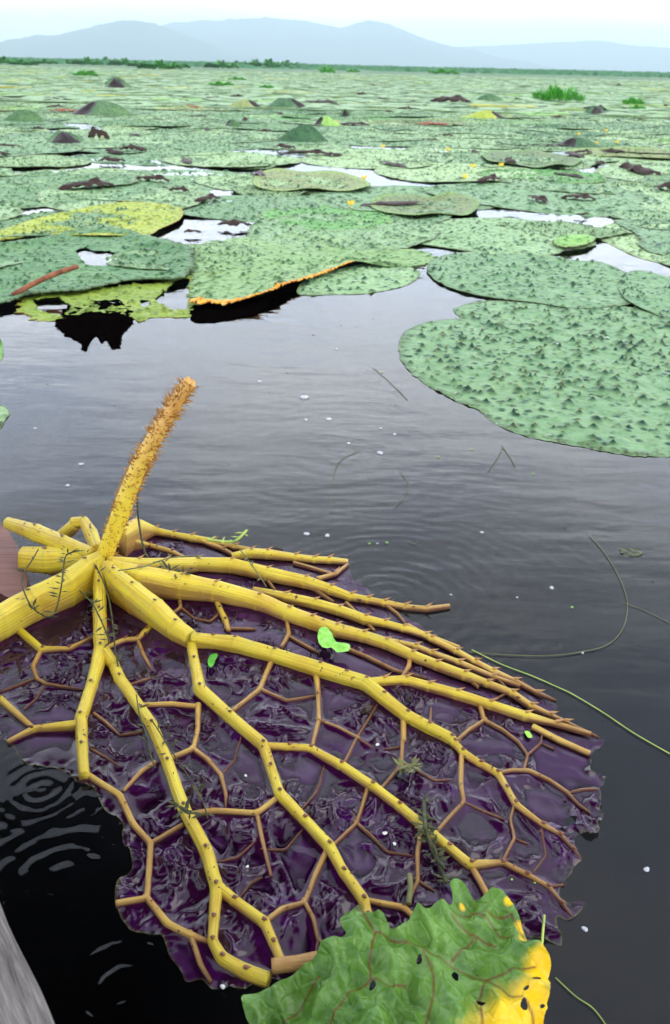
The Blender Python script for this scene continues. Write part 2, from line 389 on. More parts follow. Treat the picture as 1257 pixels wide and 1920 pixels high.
for a in ((78, 1478, .022, .00024, .07, .02), (220, 1850, .040, .0008, .09, .03), (560, 560, .10, .0003, .7, .5), (120, 1640, .034, .0004, .07, .05), (640, 850, .06, .00012, .5, .1)):
    hs = math_(t, 'ADD', hs, ring(*a))
hs = math_(t, 'ADD', hs, math_(t, 'MULTIPLY', noise(t, 3.2, 3, .5, vec=pos, sc3=(.6, 1.6, 1)), .0045))
hs = math_(t, 'ADD', hs, math_(t, 'MULTIPLY', noise(t, 13, 2, .5, vec=pos, sc3=(.6, 1.7, 1)), .0008))
bn = N(t, 'ShaderNodeBump'); bn.inputs['Distance'].default_value = 1.0; bn.inputs['Strength'].default_value = 1.0; t.links.new(hs, bn.inputs['Height'])
fr = N(t, 'ShaderNodeFresnel'); fr.inputs['IOR'].default_value = 1.34; t.links.new(bn.outputs[0], fr.inputs['Normal'])
tr = N(t, 'ShaderNodeBsdfTransparent'); tr.inputs['Color'].default_value = (.90, .90, .93, 1)
gl = N(t, 'ShaderNodeBsdfGlossy'); gl.inputs['Roughness'].default_value = .02; t.links.new(bn.outputs[0], gl.inputs['Normal'])
gl.inputs['Color'].default_value = (1, 1, 1, 1)
ms = N(t, 'ShaderNodeMixShader'); t.links.new(fr.outputs[0], ms.inputs[0]); t.links.new(tr.outputs[0], ms.inputs[1]); t.links.new(gl.outputs[0], ms.inputs[2])
t.nodes.remove(b); t.links.new(ms.outputs[0], o.inputs[0])
M_bed = simple('murky_depth', (.008, .008, .010), (.014, .014, .016), 2, .9)

# ------------------------------------------------------------------ the setting
def sheet(name, z, m, ext=8400):
    g = [-ext, -900, -90, -20, -6, -3, -1.5, -.6, 0, .6, 1.5, 3, 6, 20, 90, 900, ext]; n = len(g)
    v = [(x, y, z) for y in g for x in g]; f = [[j * n + i, j * n + i + 1, (j + 1) * n + i + 1, (j + 1) * n + i] for j in range(n - 1) for i in range(n - 1)]
    return tag(mk(name, v, f, m, smooth=False), kind='structure')
sheet('water', 0, M_water); sheet('lake_bed', -.7, M_bed, 8399)

M_hill = simple('hill_forest', (.02, .05, .03), (.05, .08, .045), .01, .9)
def hills(D, prof, seed, thick, name='hills'):
    xs = [p[0] for p in prof]; hh = []
    for x, y in prof:
        q = PY(x, y, D); hh.append((q[0], max(q[2], 2)))
    X = np.linspace(hh[0][0], hh[-1][0], 260); H = np.interp(X, [h[0] for h in hh], [h[1] for h in hh])
    k = np.hanning(9); k /= k.sum(); H = np.convolve(np.pad(H, 4, mode='edge'), k, 'valid')
    rows = np.linspace(-1, 1, 31); v = []
    for r in rows:
        env = (1 - abs(r)) ** .8
        n = fbm(X / 260, np.full_like(X, r * 3.1), 5, seed)
        z = H * env * (1 + .30 * n * (abs(r) > .05)) + fbm(X / 28, np.full_like(X, r * 20), 3, seed + 5) * 9 * env - 3 * (abs(r) > .96)
        v.append(np.stack([X, D + r * thick + 0 * X, z], 1))
    n = len(X); v = np.vstack(v)
    f = [[j * n + i, j * n + i + 1, (j + 1) * n + i + 1, (j + 1) * n + i] for j in range(30) for i in range(n - 1)]
    return tag(mk(name, v, f, M_hill), kind='structure')
hills(4300, [(-220, 90), (-60, 92), (0, 84), (60, 66), (110, 66), (150, 56), (200, 43), (250, 38), (290, 45), (340, 61), (380, 78), (430, 97), (480, 106)], 3, 700)
hills(5600, [(240, 80), (300, 52), (380, 37), (440, 40), (510, 34), (570, 38), (640, 53), (665, 44), (690, 37), (730, 45), (790, 70), (850, 88), (930, 106), (990, 118)], 9, 900)
hills(7200, [(780, 98), (860, 88), (950, 84), (1050, 79), (1110, 76), (1180, 84), (1257, 92), (1400, 108), (1500, 126)], 15, 700)

# ------------------------------------------------------------------ pads
def pad_mesh(name, loop, center, seed, mats, z=0.0, amp=1.0, rings=44, lift=None, holes=(), spines=False, ragged=.012, density=210, thick=0.0, peakh=.013, rimf=None):
    r_ = np.random.default_rng(seed)
    n = len(loop); c = np.asarray(center)[:2]; L = np.asarray(loop)[:, :2]
    ang = np.arange(n) / n * 40
    L = c + (L - c) * (1 + ragged * (fbm(ang, ang * 0 + seed, 4, seed)) + ragged * .6 * pn(np.arange(n) * .9, np.zeros(n) + seed, 3))[:, None]
    T = (np.arange(rings + 1) / rings)
    V = c + T[:, None, None] * (L - c)[None]
    x, y = V[..., 0].ravel(), V[..., 1].ravel(); tt = np.repeat(T, n)
    Rm = np.linalg.norm(L - c, axis=1).mean()
    K = int(density * Rm * Rm * 3.14)
    # peaks in rough radial rows around the middle
    kr = np.sqrt(r_.random(K)) * 1.05; ka = r_.random(K) * n
    k0 = ka.astype(int) % n; kp = c + kr[:, None] * (L[k0] - c)
    kh = peakh * (.4 + r_.random(K) ** 1.5 * 1.2); kw = .009 + .019 * r_.random(K) ** 1.5
    h = np.zeros_like(x); pk = np.zeros_like(x)
    for i in range(K):
        m = (np.abs(x - kp[i, 0]) < kw[i]) & (np.abs(y - kp[i, 1]) < kw[i])
        if not m.any(): continue
        d = np.hypot(x[m] - kp[i, 0], y[m] - kp[i, 1]) / kw[i]
        q = np.clip(1 - d, 0, 1); h[m] = np.maximum(h[m], kh[i] * q ** 1.25); pk[m] = np.maximum(pk[m], q ** 1.2 * kh[i] / peakh)
    h = h * amp + amp * (.006 * fbm(x * 9, y * 9, 3, seed) + .004 * (1 - 2 * np.abs(pn(x * 22, y * 22, seed))))
    h *= np.clip((1 - tt) * 14 + .25, 0, 1)
    base = np.zeros_like(x) + z
    if lift is not None: base = base + lift(x, y, tt)
    Z = base + h + .004 * (1 - .8 * tt ** 12)
    v = np.stack([x, y, Z], 1)
    f = []; mi = []
    for j in range(rings):
        for i in range(n):
            a, b_ = j * n + i, j * n + (i + 1) % n; f.append([a, b_, b_ + n, a + n])
    if holes:
        keep = []
        fa = np.array(f); cx = x[fa].mean(1); cy = y[fa].mean(1); k = np.ones(len(f), bool)
        for hp in holes: k &= ~inpoly(cx, cy, hp)
        f = [q for q, kk in zip(f, k) if kk]
    mi = [0] * len(f); pkA = pk.clip(0, 1); rim = tt.copy()
    if rimf is not None: rim = rim * rimf(x, y)
    N0 = len(v)
    if thick > 0:   # full underside
        v = np.vstack([v, v - [0, 0, thick]]); f2 = [[a + N0 for a in q[::-1]] for q in f]
        mi += [1] * len(f2); f = f + f2; pkA = np.r_[pkA, pkA * 0]; rim = np.r_[rim, rim]
        e0 = rings * n
        for i in range(n): f.append([e0 + i, e0 + (i + 1) % n, e0 + N0 + (i + 1) % n, e0 + N0 + i][::-1]); mi.append(0)
    else:
        s = v[rings * n:(rings + 1) * n].copy(); s[:, 2] -= .005; s[:, :2] = c + (s[:, :2] - c) * .994
        v = np.vstack([v, s]); e0 = rings * n
        for i in range(n): f.append([e0 + i, e0 + (i + 1) % n, N0 + (i + 1) % n, N0 + i][::-1]); mi.append(0)
        pkA = np.r_[pkA, np.zeros(n)]; rim = np.r_[rim, np.ones(n)]
    if spines:
        for i in range(K):
            if kr[i] > .97 or kh[i] < peakh * .55: continue
            j = int(round(kr[i] * rings)) * n + int(k0[i]); j = min(j, N0 - 1)
            sv, sf = cone(v[j] - [0, 0, .001], [r_.normal() * .3, r_.normal() * .3, 1], .0011, .009 + .005 * r_.random(), 3)
            k = len(v); v = np.vstack([v, sv]); f += [[a + k for a in q] for q in sf]; mi += [2] * len(sf)
            pkA = np.r_[pkA, np.zeros(4)]; rim = np.r_[rim, np.zeros(4)]
    return v, f, mi, {'peak': pkA, 'rim': rim}
def hand_pad(px, label, matk, seed, z=0.0, zpx=0.01, n=260, rings=70, lift=None, holes_px=(), spines=False, ragged=.012, thick=0, amp=1.0, name='floating_pad', cat='lily pad', mats=None, peakh=.013, density=210, ctr=None, rimf=None):
    w_ = np.array([P(a, b_, zpx) for a, b_ in px]); lp = smooth_loop(w_, n)
    c = lp.mean(0) if ctr is None else P(*ctr, zpx)
    hl = [[P(a, b_, zpx)[:2] for a, b_ in h] for h in holes_px]
    v, f, mi, at = pad_mesh(name, lp, c, seed, None, z, amp, rings, lift, hl, spines, ragged, density, thick, peakh, rimf)
    o = mk(name, v, f, mats or [PADS[matk], M_under, M_spine], attr=at, mi=mi, origin=(c[0], c[1], 0))
    return tag(o, label, cat)
PXA = [(851, 580), (858, 572), (913, 560), (1010, 566), (1081, 572), (1174, 571), (1257, 590), (1345, 620), (1420, 670), (1430, 740), (1370, 810), (1290, 846), (1223, 852), (1143, 843), (1054, 826), (966, 806), (921, 783), (895, 763), (846, 744), (802, 717), (765, 690), (749, 664), (753, 628), (780, 606), (833, 595), (862, 594)]
hand_pad(PXA, 'large sage green pad nearest on the right, dotted with dark spiny peaks', 'sage', 11, n=420, rings=170, spines=True, ragged=.012, peakh=.014, density=430, ctr=(1120, 668))
def liftB(x, y, t): return .005 * t ** 6 + 0 * x
hand_pad([(802, 497), (815, 484), (863, 473), (948, 468), (1028, 478), (1078, 487), (1128, 491), (1173, 510), (1190, 530), (1188, 556), (1173, 571), (1078, 577), (1008, 567), (908, 555), (838, 536), (806, 515)],
    'sage green pad overlapping the back of the nearest right-hand pad', 'sage', 12, z=.002, lift=liftB, n=300, rings=110, peakh=.015)
hand_pad([(1158, 527), (1170, 516), (1203, 513), (1257, 518), (1350, 535), (1420, 570), (1380, 620), (1300, 612), (1240, 592), (1178, 568), (1160, 545)],
    'light green pad with wavy rim cut by the right border, above the largest pad', 'sage', 13, z=.006, lift=lambda x, y, t: .01 * t ** 6 * (1 + np.sin(x * 20)), n=260)
hand_pad([(1113, 437), (1135, 420), (1178, 413), (1257, 408), (1360, 412), (1440, 440), (1420, 480), (1330, 498), (1257, 493), (1203, 482), (1158, 462)],
    'pale sage pad at the right border behind the bright gap of water', 'sage', 14)
hand_pad([(692, 440), (752, 420), (837, 411), (915, 408), (978, 410), (1053, 422), (1116, 453), (1100, 464), (1068, 469), (1020, 480), (978, 475), (930, 478), (878, 470), (802, 459), (727, 451)],
    'wide sage pad in the middle row with a green flap at its right end', 'sage', 15, z=.008)
hand_pad([(1038, 456), (1060, 449), (1095, 446), (1116, 453), (1098, 464), (1070, 469), (1046, 467)], 'small fresh green leaf flap at the right end of the wide middle pad', 'bright', 16, z=.03, n=80, rings=14)
# pad with lifted yellow rim
pe = np.array([P(a, b_, .05)[:2] for a, b_ in [(356, 560), (451, 560), (501, 553), (551, 530), (600, 510), (667, 492)]])
def liftF(x, y, t):
    d = np.full(x.shape, 9.0)
    for i in range(len(pe) - 1):
        q, _ = segdist(x, y, pe[i], pe[i + 1]); d = np.minimum(d, q)
    return .05 * np.exp(-(d / .16) ** 2) * (.8 + .2 * np.sin(x * 14))
hand_pad([(361, 505), (368, 455), (430, 440), (501, 432), (560, 428), (630, 435), (727, 450), (800, 466), (822, 478), (790, 490), (740, 492), (670, 496), (610, 512), (551, 533), (501, 556), (451, 565), (371, 570), (357, 560)],
    'broad sage pad with lifted bright yellow rim over black water', 'yrim', 17, z=.004, zpx=.03, lift=liftF, n=420, rings=100, thick=.004, ragged=.085, ctr=(540, 485), rimf=lambda x, y: np.clip(1.25 - np.min([segdist(x, y, pe[i], pe[i + 1])[0] for i in range(5)], axis=0) / .10, 0, 1))
hand_pad([(560, 548), (575, 520), (640, 500), (720, 488), (777, 500), (788, 508), (782, 520), (762, 532), (727, 541), (677, 548), (627, 549)],
    'sage pad behind the yellow rim with brown bitten right end at the open water', 'sage', 18, z=.0, n=240)
hand_pad([(-200, 500), (-100, 468), (0, 463), (75, 453), (150, 438), (220, 434), (281, 449), (350, 466), (366, 490), (361, 510), (341, 530), (290, 531), (225, 536), (160, 551), (90, 556), (50, 560), (0, 578), (-120, 585), (-200, 560)],
    'dark sage pad on the left with a ragged hole of bright water', 'dark', 19, z=.004, lift=lambda x, y, t: .03 * np.exp(-((t - .97) / .1) ** 2), n=400, rings=90, thick=.004, ragged=.05,
    holes_px=[[(141, 470), (160, 463), (178, 470), (205, 470), (232, 480), (222, 494), (185, 499), (160, 496)]], ctr=(60, 508))
hand_pad([(30, 568), (50, 548), (110, 540), (225, 533), (330, 522), (360, 515), (362, 560), (352, 592), (300, 590), (262, 599), (225, 588), (150, 585), (120, 598), (60, 594)],
    'ragged yellow green pad remnant full of holes at the edge of open water', 'yellow', 20, z=.0, n=260, rings=60, ragged=.10,
    holes_px=[[(60, 560), (110, 556), (135, 572), (120, 590), (75, 580)], [(290, 560), (335, 520), (357, 520), (352, 575), (325, 580), (305, 570)], [(170, 562), (225, 560), (235, 572), (190, 576)], [(262, 562), (278, 560), (284, 570), (266, 573)]])
hand_pad([(104, 604), (125, 572), (165, 566), (215, 563), (248, 570), (249, 600), (232, 622), (226, 643), (212, 651), (203, 630), (190, 640), (182, 627), (168, 636), (158, 655), (148, 640), (120, 622)],
    'black leaf flap below the torn pads, painted as a lack of sky reflection', None, 21, z=.001, n=160, rings=30, ragged=.10, name='painted_dark_sheet', cat='painted dark sheet', mats=[M_black, M_black, M_black], amp=.4)  # flap blackened to stand for water that mirrors no sky
hand_pad([(360, 598), (360, 570), (430, 565), (500, 552), (512, 560), (480, 585), (440, 595), (400, 601)], 'black sheet painting the shadow and reflection below the yellow rimmed pad', None, 22, z=.001, n=100, rings=16, ragged=.06, name='painted_dark_sheet', cat='painted dark sheet', mats=[M_black, M_black, M_black], amp=.4)  # shadow and reflection under the lifted rim, painted as a black sheet
hand_pad([(-60, 455), (0, 434), (75, 410), (165, 390), (240, 380), (321, 386), (343, 397), (336, 414), (301, 430), (271, 442), (150, 442), (75, 442), (0, 452)],
    'bright yellow green pad with orange flecks above the dark left pad', 'yellow', 23, z=.006, zpx=.02, thick=.004, lift=lambda x, y, t: .02 * t ** 4)
hand_pad([(485, 402), (520, 390), (580, 386), (640, 385), (700, 392), (741, 410), (720, 424), (660, 432), (600, 435), (540, 425), (500, 414)],
    'smooth bright green pad in front of the raised olive pad', 'bright', 24, z=.010, amp=.7)
def rimlift(x, y, t): return (.035 + .014 * np.sin(x * 11 + y * 3)) * np.clip((t - .45) / .55, 0, 1) ** 1.6
hand_pad([(695, 378), (730, 366), (770, 362), (810, 369), (850, 364), (885, 370), (899, 387), (880, 400), (840, 401), (790, 406), (735, 398), (705, 390)],
    'raised olive pad with green rim and a notch in its far edge, right of centre', 'olive', 25, z=.006, zpx=.035, lift=rimlift, thick=.004, amp=.5, n=220)
hand_pad([(476, 346), (484, 325), (530, 319), (600, 322), (660, 330), (694, 347), (680, 355), (620, 356), (560, 357), (500, 354)],
    'raised olive green tray-like pad with a violet curl at its left tip', 'olive', 26, z=.006, zpx=.035, lift=rimlift, thick=.004, amp=.5, n=220)
hand_pad([(-120, 350), (0, 332), (100, 328), (200, 330), (285, 338), (306, 354), (270, 370), (190, 382), (100, 386), (0, 392), (-100, 385)],
    'dark green pad at the left border behind the yellow green pad', 'dark', 27, z=.008)
hand_pad([(905, 290), (930, 284), (1000, 284), (1060, 290), (1090, 300), (1075, 309), (1000, 313), (940, 308), (912, 302)],
    'pale olive pad with a black rim in front of a strip of bright water, right', 'olive', 28, z=.004, zpx=.03, lift=rimlift, thick=.004, amp=.5, n=160, rings=40)

# the rest of the field: variants copied over jittered rows
GROUP = 'lily pads crowding the lake'
variants = []
for s in range(9):
    r_ = np.random.default_rng(100 + s); a = np.linspace(0, 2 * np.pi, 9, endpoint=False)
    rad = 1 + .12 * r_.normal(size=9).clip(-1.2, 1.2)
    lp = smooth_loop(np.stack([np.cos(a) * rad, np.sin(a) * rad, a * 0], 1), 120)
    k = ['sage', 'sage', 'dark', 'sage', 'sage', 'bright', 'sage', 'yellow', 'olive'][s]
    bend = r_.random() * 6.28; hb = .028 if s in (2, 8) else .011
    def lf(x, y, t, bend=bend, hb=hb, s=s): return hb * np.clip((t - .6) / .4, 0, 1) ** 2 * (.6 + .8 * np.sin(np.arctan2(y, x) * 2 + bend)) + .01 * pn(x * 2, y * 2, s)
    v, f, mi, at = pad_mesh('floating_pad', lp, (0, 0), 200 + s, None, 0, 1, 40, lf, (), False, .045, 150, 0, .017)
    variants.append((k, v, f, mi, at))
gaps = [(452, 367), (410, 366), (60, 292), (20, 298), (110, 288), (122, 233), (680, 280), (655, 278), (1010, 283), (1040, 316), (1000, 316), (1130, 338), (1170, 343), (1215, 346), (560, 314), (600, 316), (520, 314), (70, 403), (60, 398),
        (1085, 418), (1060, 412), (1130, 415), (1040, 470), (1130, 470), (1180, 490), (1230, 503), (1000, 474), (820, 350), (790, 347), (540, 284), (225, 320), (1230, 228), (1250, 229), (400, 430), (360, 437), (1215, 262), (280, 245), (545, 165), (740, 172)]
GP = np.array([P(*g)[:2] for g in gaps])
front = [P(a, b_)[:2] for a, b_ in [(-300, 560), (-100, 540), (0, 530), (150, 520), (350, 515), (560, 500), (700, 500), (790, 490), (900, 520), (1257, 540), (1500, 560)]]
fx = [q[0] for q in front]; fy = [q[1] for q in front]
pads_near = []; cnt = 0; far_list = []
DX = 1.16
row = 0; yy = 4.2
while yy < 130:
    half = yy * .42 + 1.8
    xx = -half + (row % 2) * DX * .5
    while xx < half:
        cx_, cy_ = xx + random.uniform(-.3, .3), yy + random.uniform(-.25, .25)
        r0 = random.uniform(.68, 1.0)
        xx += DX
        if cy_ - r0 * .9 < np.interp(cx_, fx, fy): 
            if cy_ < np.interp(cx_, fx, fy) + .3: continue
            r0 = min(r0, max(.35, cy_ - np.interp(cx_, fx, fy)))
        if yy < 25:
            d = np.hypot(GP[:, 0] - cx_, GP[:, 1] - cy_).min()
            lim = .40 if cy_ < 7.5 else .26
            if d < lim: continue
            r0 = min(r0, d * (.86 if cy_ < 7.5 else 1.0))
        elif random.random() < .07: continue
        if cnt < 262 and yy < 26:
            pads_near.append((cx_, cy_, r0, row)); cnt += 1
        else: far_list.append((cx_, cy_, r0))
    yy += DX * .80; row += 1
LAB = {'sage': 'sage green pad lying flat among its neighbours in the crowded field', 'dark': 'dark green pad with a curled rim in the crowded field', 'bright': 'fresh bright green pad in the crowded field',
       'yellow': 'yellowing pad between green ones in the crowded field', 'olive': 'olive green pad with an uneven raised rim in the crowded field'}
protos = {}
order = [0, 1, 3, 4, 6, 2, 0, 3, 1, 4, 6, 2, 0, 4, 1, 6, 3, 8, 5, 2, 7, 0, 1, 3, 4, 6, 0, 1]
ORD = ['first', 'second', 'third', 'fourth', 'fifth', 'sixth', 'seventh', 'eighth', 'ninth', 'tenth', 'eleventh', 'twelfth']
LOOK = {'sage': 'sage green pad', 'dark': 'dark green curled pad', 'bright': 'fresh bright green pad', 'yellow': 'yellowing pad', 'olive': 'olive green raised pad'}
rowc = {}; r_first = min(q[3] for q in pads_near)
for i, (x, y, r0, rw) in enumerate(pads_near):
    s = random.choice(order)
    k, v, f, mi, at = variants[s]
    if s not in protos:
        o = mk('floating_pad', v, f, [PADS[k], M_under], attr=at, mi=mi); protos[s] = o
        tag(o, LAB[k], 'lily pad', GROUP + ', ' + k)
    else:
        o = protos[s].copy(); C.objects.link(o)
    inview = abs(x) < y * .36
    o['label'] = LAB[k]; o['group'] = GROUP + ', ' + k
    if inview and rw - r_first < 12:
        rowc[rw] = rowc.get(rw, 0) + 1
        if rowc[rw] <= 12: o['label'] = '%s, %s from left in the %s row beyond the open water' % (LOOK[k], ORD[rowc[rw] - 1], ORD[rw - r_first]); o['group'] = GROUP
    o.location = (x, y, random.uniform(-.003, .008)); o.scale = (r0 * random.uniform(.95, 1.1), r0, .85 + .3 * random.random())
    o.rotation_euler = (random.uniform(-.003, .003), random.uniform(-.003, .003), random.random() * 6.28)
# far pads, too many to count: one object
mb_v = []; mb_f = []; mmi = []; k0 = 0; n = 20; pkf = []; rimf = []
for (x, y, r0) in far_list:
    s = random.random() * 6.28; tlt = random.uniform(-.012, .012); tx = random.uniform(-.006, .006)
    a = np.arange(n) / n * 2 * np.pi; q = 1 + .10 * np.sin(a * 2 + s) + .05 * np.sin(a * 5 + s * 2)
    z0 = .012 + random.random() * .03
    up = .03 * (random.random() ** 3)
    ri = []
    for t_, dz in ((.35, .02 * random.random()), (.8, .0), (1.0, up), (1.0, -.02)):
        X = np.cos(a) * q * r0 * t_; Y = np.sin(a) * q * r0 * t_
        ri.append(np.stack([x + X, y + Y, z0 + dz + Y * tlt + X * tx + (.012 * np.sin(a * 3 + s) if t_ > .5 else 0)], 1))
    vv = np.vstack(ri + [np.array([[x, y, z0 + .02]])])
    mb_v.append(vv)
    mid = random.choices([0, 1, 2, 3], [78, 14, 5, 3])[0]
    for j in range(3):
        for i in range(n): mb_f.append([k0 + j * n + i, k0 + j * n + (i + 1) % n, k0 + (j + 1) * n + (i + 1) % n, k0 + (j + 1) * n + i]); mmi.append(mid)
    for i in range(n): mb_f.append([k0 + 4 * n, k0 + i, k0 + (i + 1) % n]); mmi.append(mid)
    rimf += [.3] * n + [.8] * n + [1.] * (2 * n) + [0.]
    k0 += 4 * n + 1
tag(mk('distant_pads', np.vstack(mb_v), mb_f, [PADS['sage'], PADS['dark'], PADS['bright'], PADS['yellow'], M_under], attr={'peak': np.zeros(k0), 'rim': rimf}, mi=mmi),
    'far carpet of green floating pads fading towards the horizon', 'lily pads', kind='stuff')
print('pads', len(pads_near), 'far', len(far_list))

# marsh sheet beyond the pads
M_marsh = simple('marsh_green', (.05, .12, .05), (.15, .22, .12), .35, .8)
def marsh():
    ys = np.geomspace(125, 3400, 60); v = []; n = 160
    for j, yv in enumerate(ys):
        X = np.linspace(-1, 1, n) * (yv * .5 + 30)
        z = .05 + .10 * np.abs(fbm(X / 3, np.full_like(X, yv / 6), 3, 4)) + (yv > 260) * .5 * np.abs(fbm(X / 20, np.full_like(X, yv / 40), 3, 8)); z[[0, -1]] = -.2
        if j in (0, 59): z = z * 0 - .2
        v.append(np.stack([X, 0 * X + yv, z], 1))
    f = [[j * n + i, j * n + i + 1, (j + 1) * n + i + 1, (j + 1) * n + i] for j in range(59) for i in range(n - 1)]
    tag(mk('marsh', np.vstack(v), f, M_marsh), 'low green marsh between the pads and the hills', 'marsh', kind='stuff')
marsh()
# ------------------------------------------------------------------ weeds
def leaf_quad(mb, base, d, L, w, seed):
    d = np.asarray(d, float); d /= np.linalg.norm(d); s = np.cross(d, [0, 0, 1]); s /= np.linalg.norm(s) + 1e-6
    ps = []; k = 4
    for i in range(k):
        u = i / (k - 1); c = base + d * L * u - np.array([0, 0, 1]) * L * .35 * u * u
        ww = w * math.sin(math.pi * min(.98, .12 + u * .85)); ps += [c - s * ww, c + s * ww]
    mb.add(np.array(ps), [[2 * i, 2 * i + 1, 2 * i + 3, 2 * i + 2] for i in range(k - 1)])
def weed_proto(n, rad, ht, L, w, m, seed, name):
    r_ = random.Random(seed); mb = MB()
    for i in range(n):
        a = r_.random() * 6.28; q = math.sqrt(r_.random()); x, y = math.cos(a) * q * rad, math.sin(a) * q * rad * .6
        hz = ht * (1 - q ** 2 * .6) * r_.uniform(.2, 1) * (1 + .45 * math.sin(x * 9 / rad + seed)) 
        leaf_quad(mb, np.array([x, y, hz * .7]), [math.cos(a) * .6 + r_.uniform(-.5, .5), math.sin(a) * .5 + r_.uniform(-.6, .4), r_.uniform(.4, 1.3)], L * r_.uniform(.6, 1.2), w * r_.uniform(.6, 1.2), 0)
    return mb.build(name, m)
wp = weed_proto(800, .55, .15, .10, .014, M_weed, 3, 'water_weed')
places = [(1045, 192, 1.0, 'bushy bright green weed clump in the field, widest on the right', 1.05), (1187, 198, .55, 'small upright green weed clump near the right border', 1.25), (1195, 206, .35, None, .9),
          (160, 143, 1.0, 'low green weed patch beside a brown leaf, far left', .7), (415, 162, .9, 'low green weed patch left of centre, nearest of the far ones', .7), (445, 152, .7, None, .8), (500, 166, .5, None, .8),
          (613, 138, .75, 'small round dark green bush standing alone past the centre', 1.5), (662, 136, .6, None, .8), (832, 140, 1.2, 'flat green weed patch between centre and right', .7), (905, 218, .0, None, 1)]
first = True
for (x, y, s, lab, zs) in places:
    if s == 0: continue
    q = P(x, y)
    o = wp if first else wp.copy()
    if not first: C.objects.link(o)
    first = False
    wid = {1045: 105, 1187: 45, 1195: 35, 160: 55, 415: 50, 445: 36, 500: 30, 613: 34, 662: 30, 832: 62}[x]
    k = wid * mpp(q) / 1.15
    o.location = (q[0], q[1], .01); o.scale = (k, k, k * zs * 1.9); o.rotation_euler = (0, 0, random.uniform(-.3, .3))
    tag(o, lab or 'small low green weed tuft among the far pads', 'water weed', 'weed clumps growing among the pads')
bp = weed_proto(520, 1.0, .62, .34, .06, M_bush, 8, 'marsh_bush')
first = True
bushes = [(10, 121, 45), (45, 123, 42), (85, 121, 34), (130, 121, 30), (165, 123, 42), (200, 120, 40), (235, 124, 45), (270, 126, 44), (300, 131, 60), (330, 128, 40), (380, 125, 32), (415, 129, 50), (445, 126, 40), (480, 127, 44), (505, 129, 58), (540, 127, 44), (570, 128, 30)]
for i, (x, y, wd) in enumerate(bushes):
    q = P(x, y); o = bp if first else bp.copy()
    if not first: C.objects.link(o)
    first = False
    k = wd * mpp(q) / 1.9; o.location = (q[0], q[1], 0); o.scale = (k * 1.3, k, k * random.uniform(.6, .95)); o.rotation_euler = (0, 0, random.uniform(-.6, .6))
    tag(o, 'dark green bush in the long hedge-like row on the far left horizon', 'marsh bush', 'bushes along the horizon')
# reed band over the whole horizon
mb = MB(); rr = random.Random(4)
for i in range(5200):
    yv = rr.uniform(190, 420) if i % 3 else rr.uniform(420, 900); xv = rr.uniform(-.46, .46) * yv
    h_ = rr.uniform(.35, 1.1) * (yv / 300) ** .35; wv = rr.uniform(.5, 2.2) * yv / 300
    n = 7; a = np.linspace(0, np.pi, n)
    top = np.stack([xv + np.cos(a) * wv, np.full(n, yv) + np.sin(a) * .2, .02 + np.sin(a) * h_ * np.array([rr.uniform(.7, 1.2) for _ in range(n)])], 1)
    bot = top.copy(); bot[:, 2] = -.02; bot[:, 1] -= wv * .5
    mb.add(np.vstack([top, bot]), [[j, j + 1, n + j + 1, n + j] for j in range(n - 1)])
M_reed = simple('reed_green', (.03, .11, .045), (.08, .22, .09), .5, .7)
tag(mb.build('reed_bed', M_reed), 'thin green band of reeds along the whole horizon', 'reeds', kind='stuff')

PADS['hump'] = pad_mat('pad_hump_dark', (.03, .10, .035), (.07, .18, .06), (.008, .04, .015), (.10, .12, .03), .95)
# ------------------------------------------------------------------ humps and withered leaves in the field
def hump_mesh(seed, under=True):
    n, m = 48, 16; v = []; at = []
    for j in range(m + 1):
        t_ = j / m; a = np.linspace(0, 2 * np.pi, n, endpoint=False)
        rr_ = t_ * (1 + .15 * np.sin(a * 2 + seed) + .08 * np.sin(a * 5 + seed))
        x = np.cos(a) * rr_ * .5; y = np.sin(a) * rr_ * .42
        z = .24 * (.5 + .5 * math.cos(math.pi * t_)) ** .8 * (1 + .3 * np.sin(a * 3 + seed) * t_ + .2 * np.sin(a * 7 + seed) * t_) + .03 * fbm(x * 7, y * 7, 4, seed) - .01 * t_
        v.append(np.stack([x + .10 * (1 - t_) * math.sin(seed), y, z], 1)); at += [t_] * n
    f = [[j * n + i, j * n + (i + 1) % n, (j + 1) * n + (i + 1) % n, (j + 1) * n + i] for j in range(m) for i in range(n)]
    a0 = int(seed * 7) % n; mi = [1 if (under and ((q[0] % n) - a0) % n < 12 and q[0] // n > 3) else 0 for q in f]
    return np.vstack(v), f, mi, {'peak': np.zeros(n * (m + 1)), 'rim': np.array(at) * .8}
humps = [(195, 216, 105, 24, 'hump', 'widest dark green mound of buckled pad on the left'), (127, 268, 72, 20, 'hump', 'dark green buckled mound left of the curled brown rim'), (535, 203, 72, 17, 'hump', 'dark green low mound in the middle distance'),
         (562, 265, 78, 28, 'hump', 'green mound with a brown right flank near the centre'), (1085, 275, 76, 15, 'hump', 'smooth dark green mound on the right'), (222, 166, 52, 20, 'hump', 'far grey green mound with a black left side'),
         (455, 202, 56, 14, 'olive', 'olive mound with brown tips left of the centre mound'), (45, 228, 66, 20, 'hump', 'green mound beside red brown scraps at the left border'), (615, 236, 50, 16, 'bright', 'bright green fold rising from a curled pad, centre'),
         (648, 220, 22, 14, 'hump', 'small dark green peak behind the bright fold'), (905, 222, 64, 13, 'yellow', 'yellow green mound of leaf right of centre'), (915, 190, 50, 12, 'hump', 'far dull green mound behind the yellow one'), (440, 238, 34, 12, 'hump', 'small green fold left of the centre'), (1115, 214, 40, 14, 'hump', 'thin dark arched leaf on the right')]
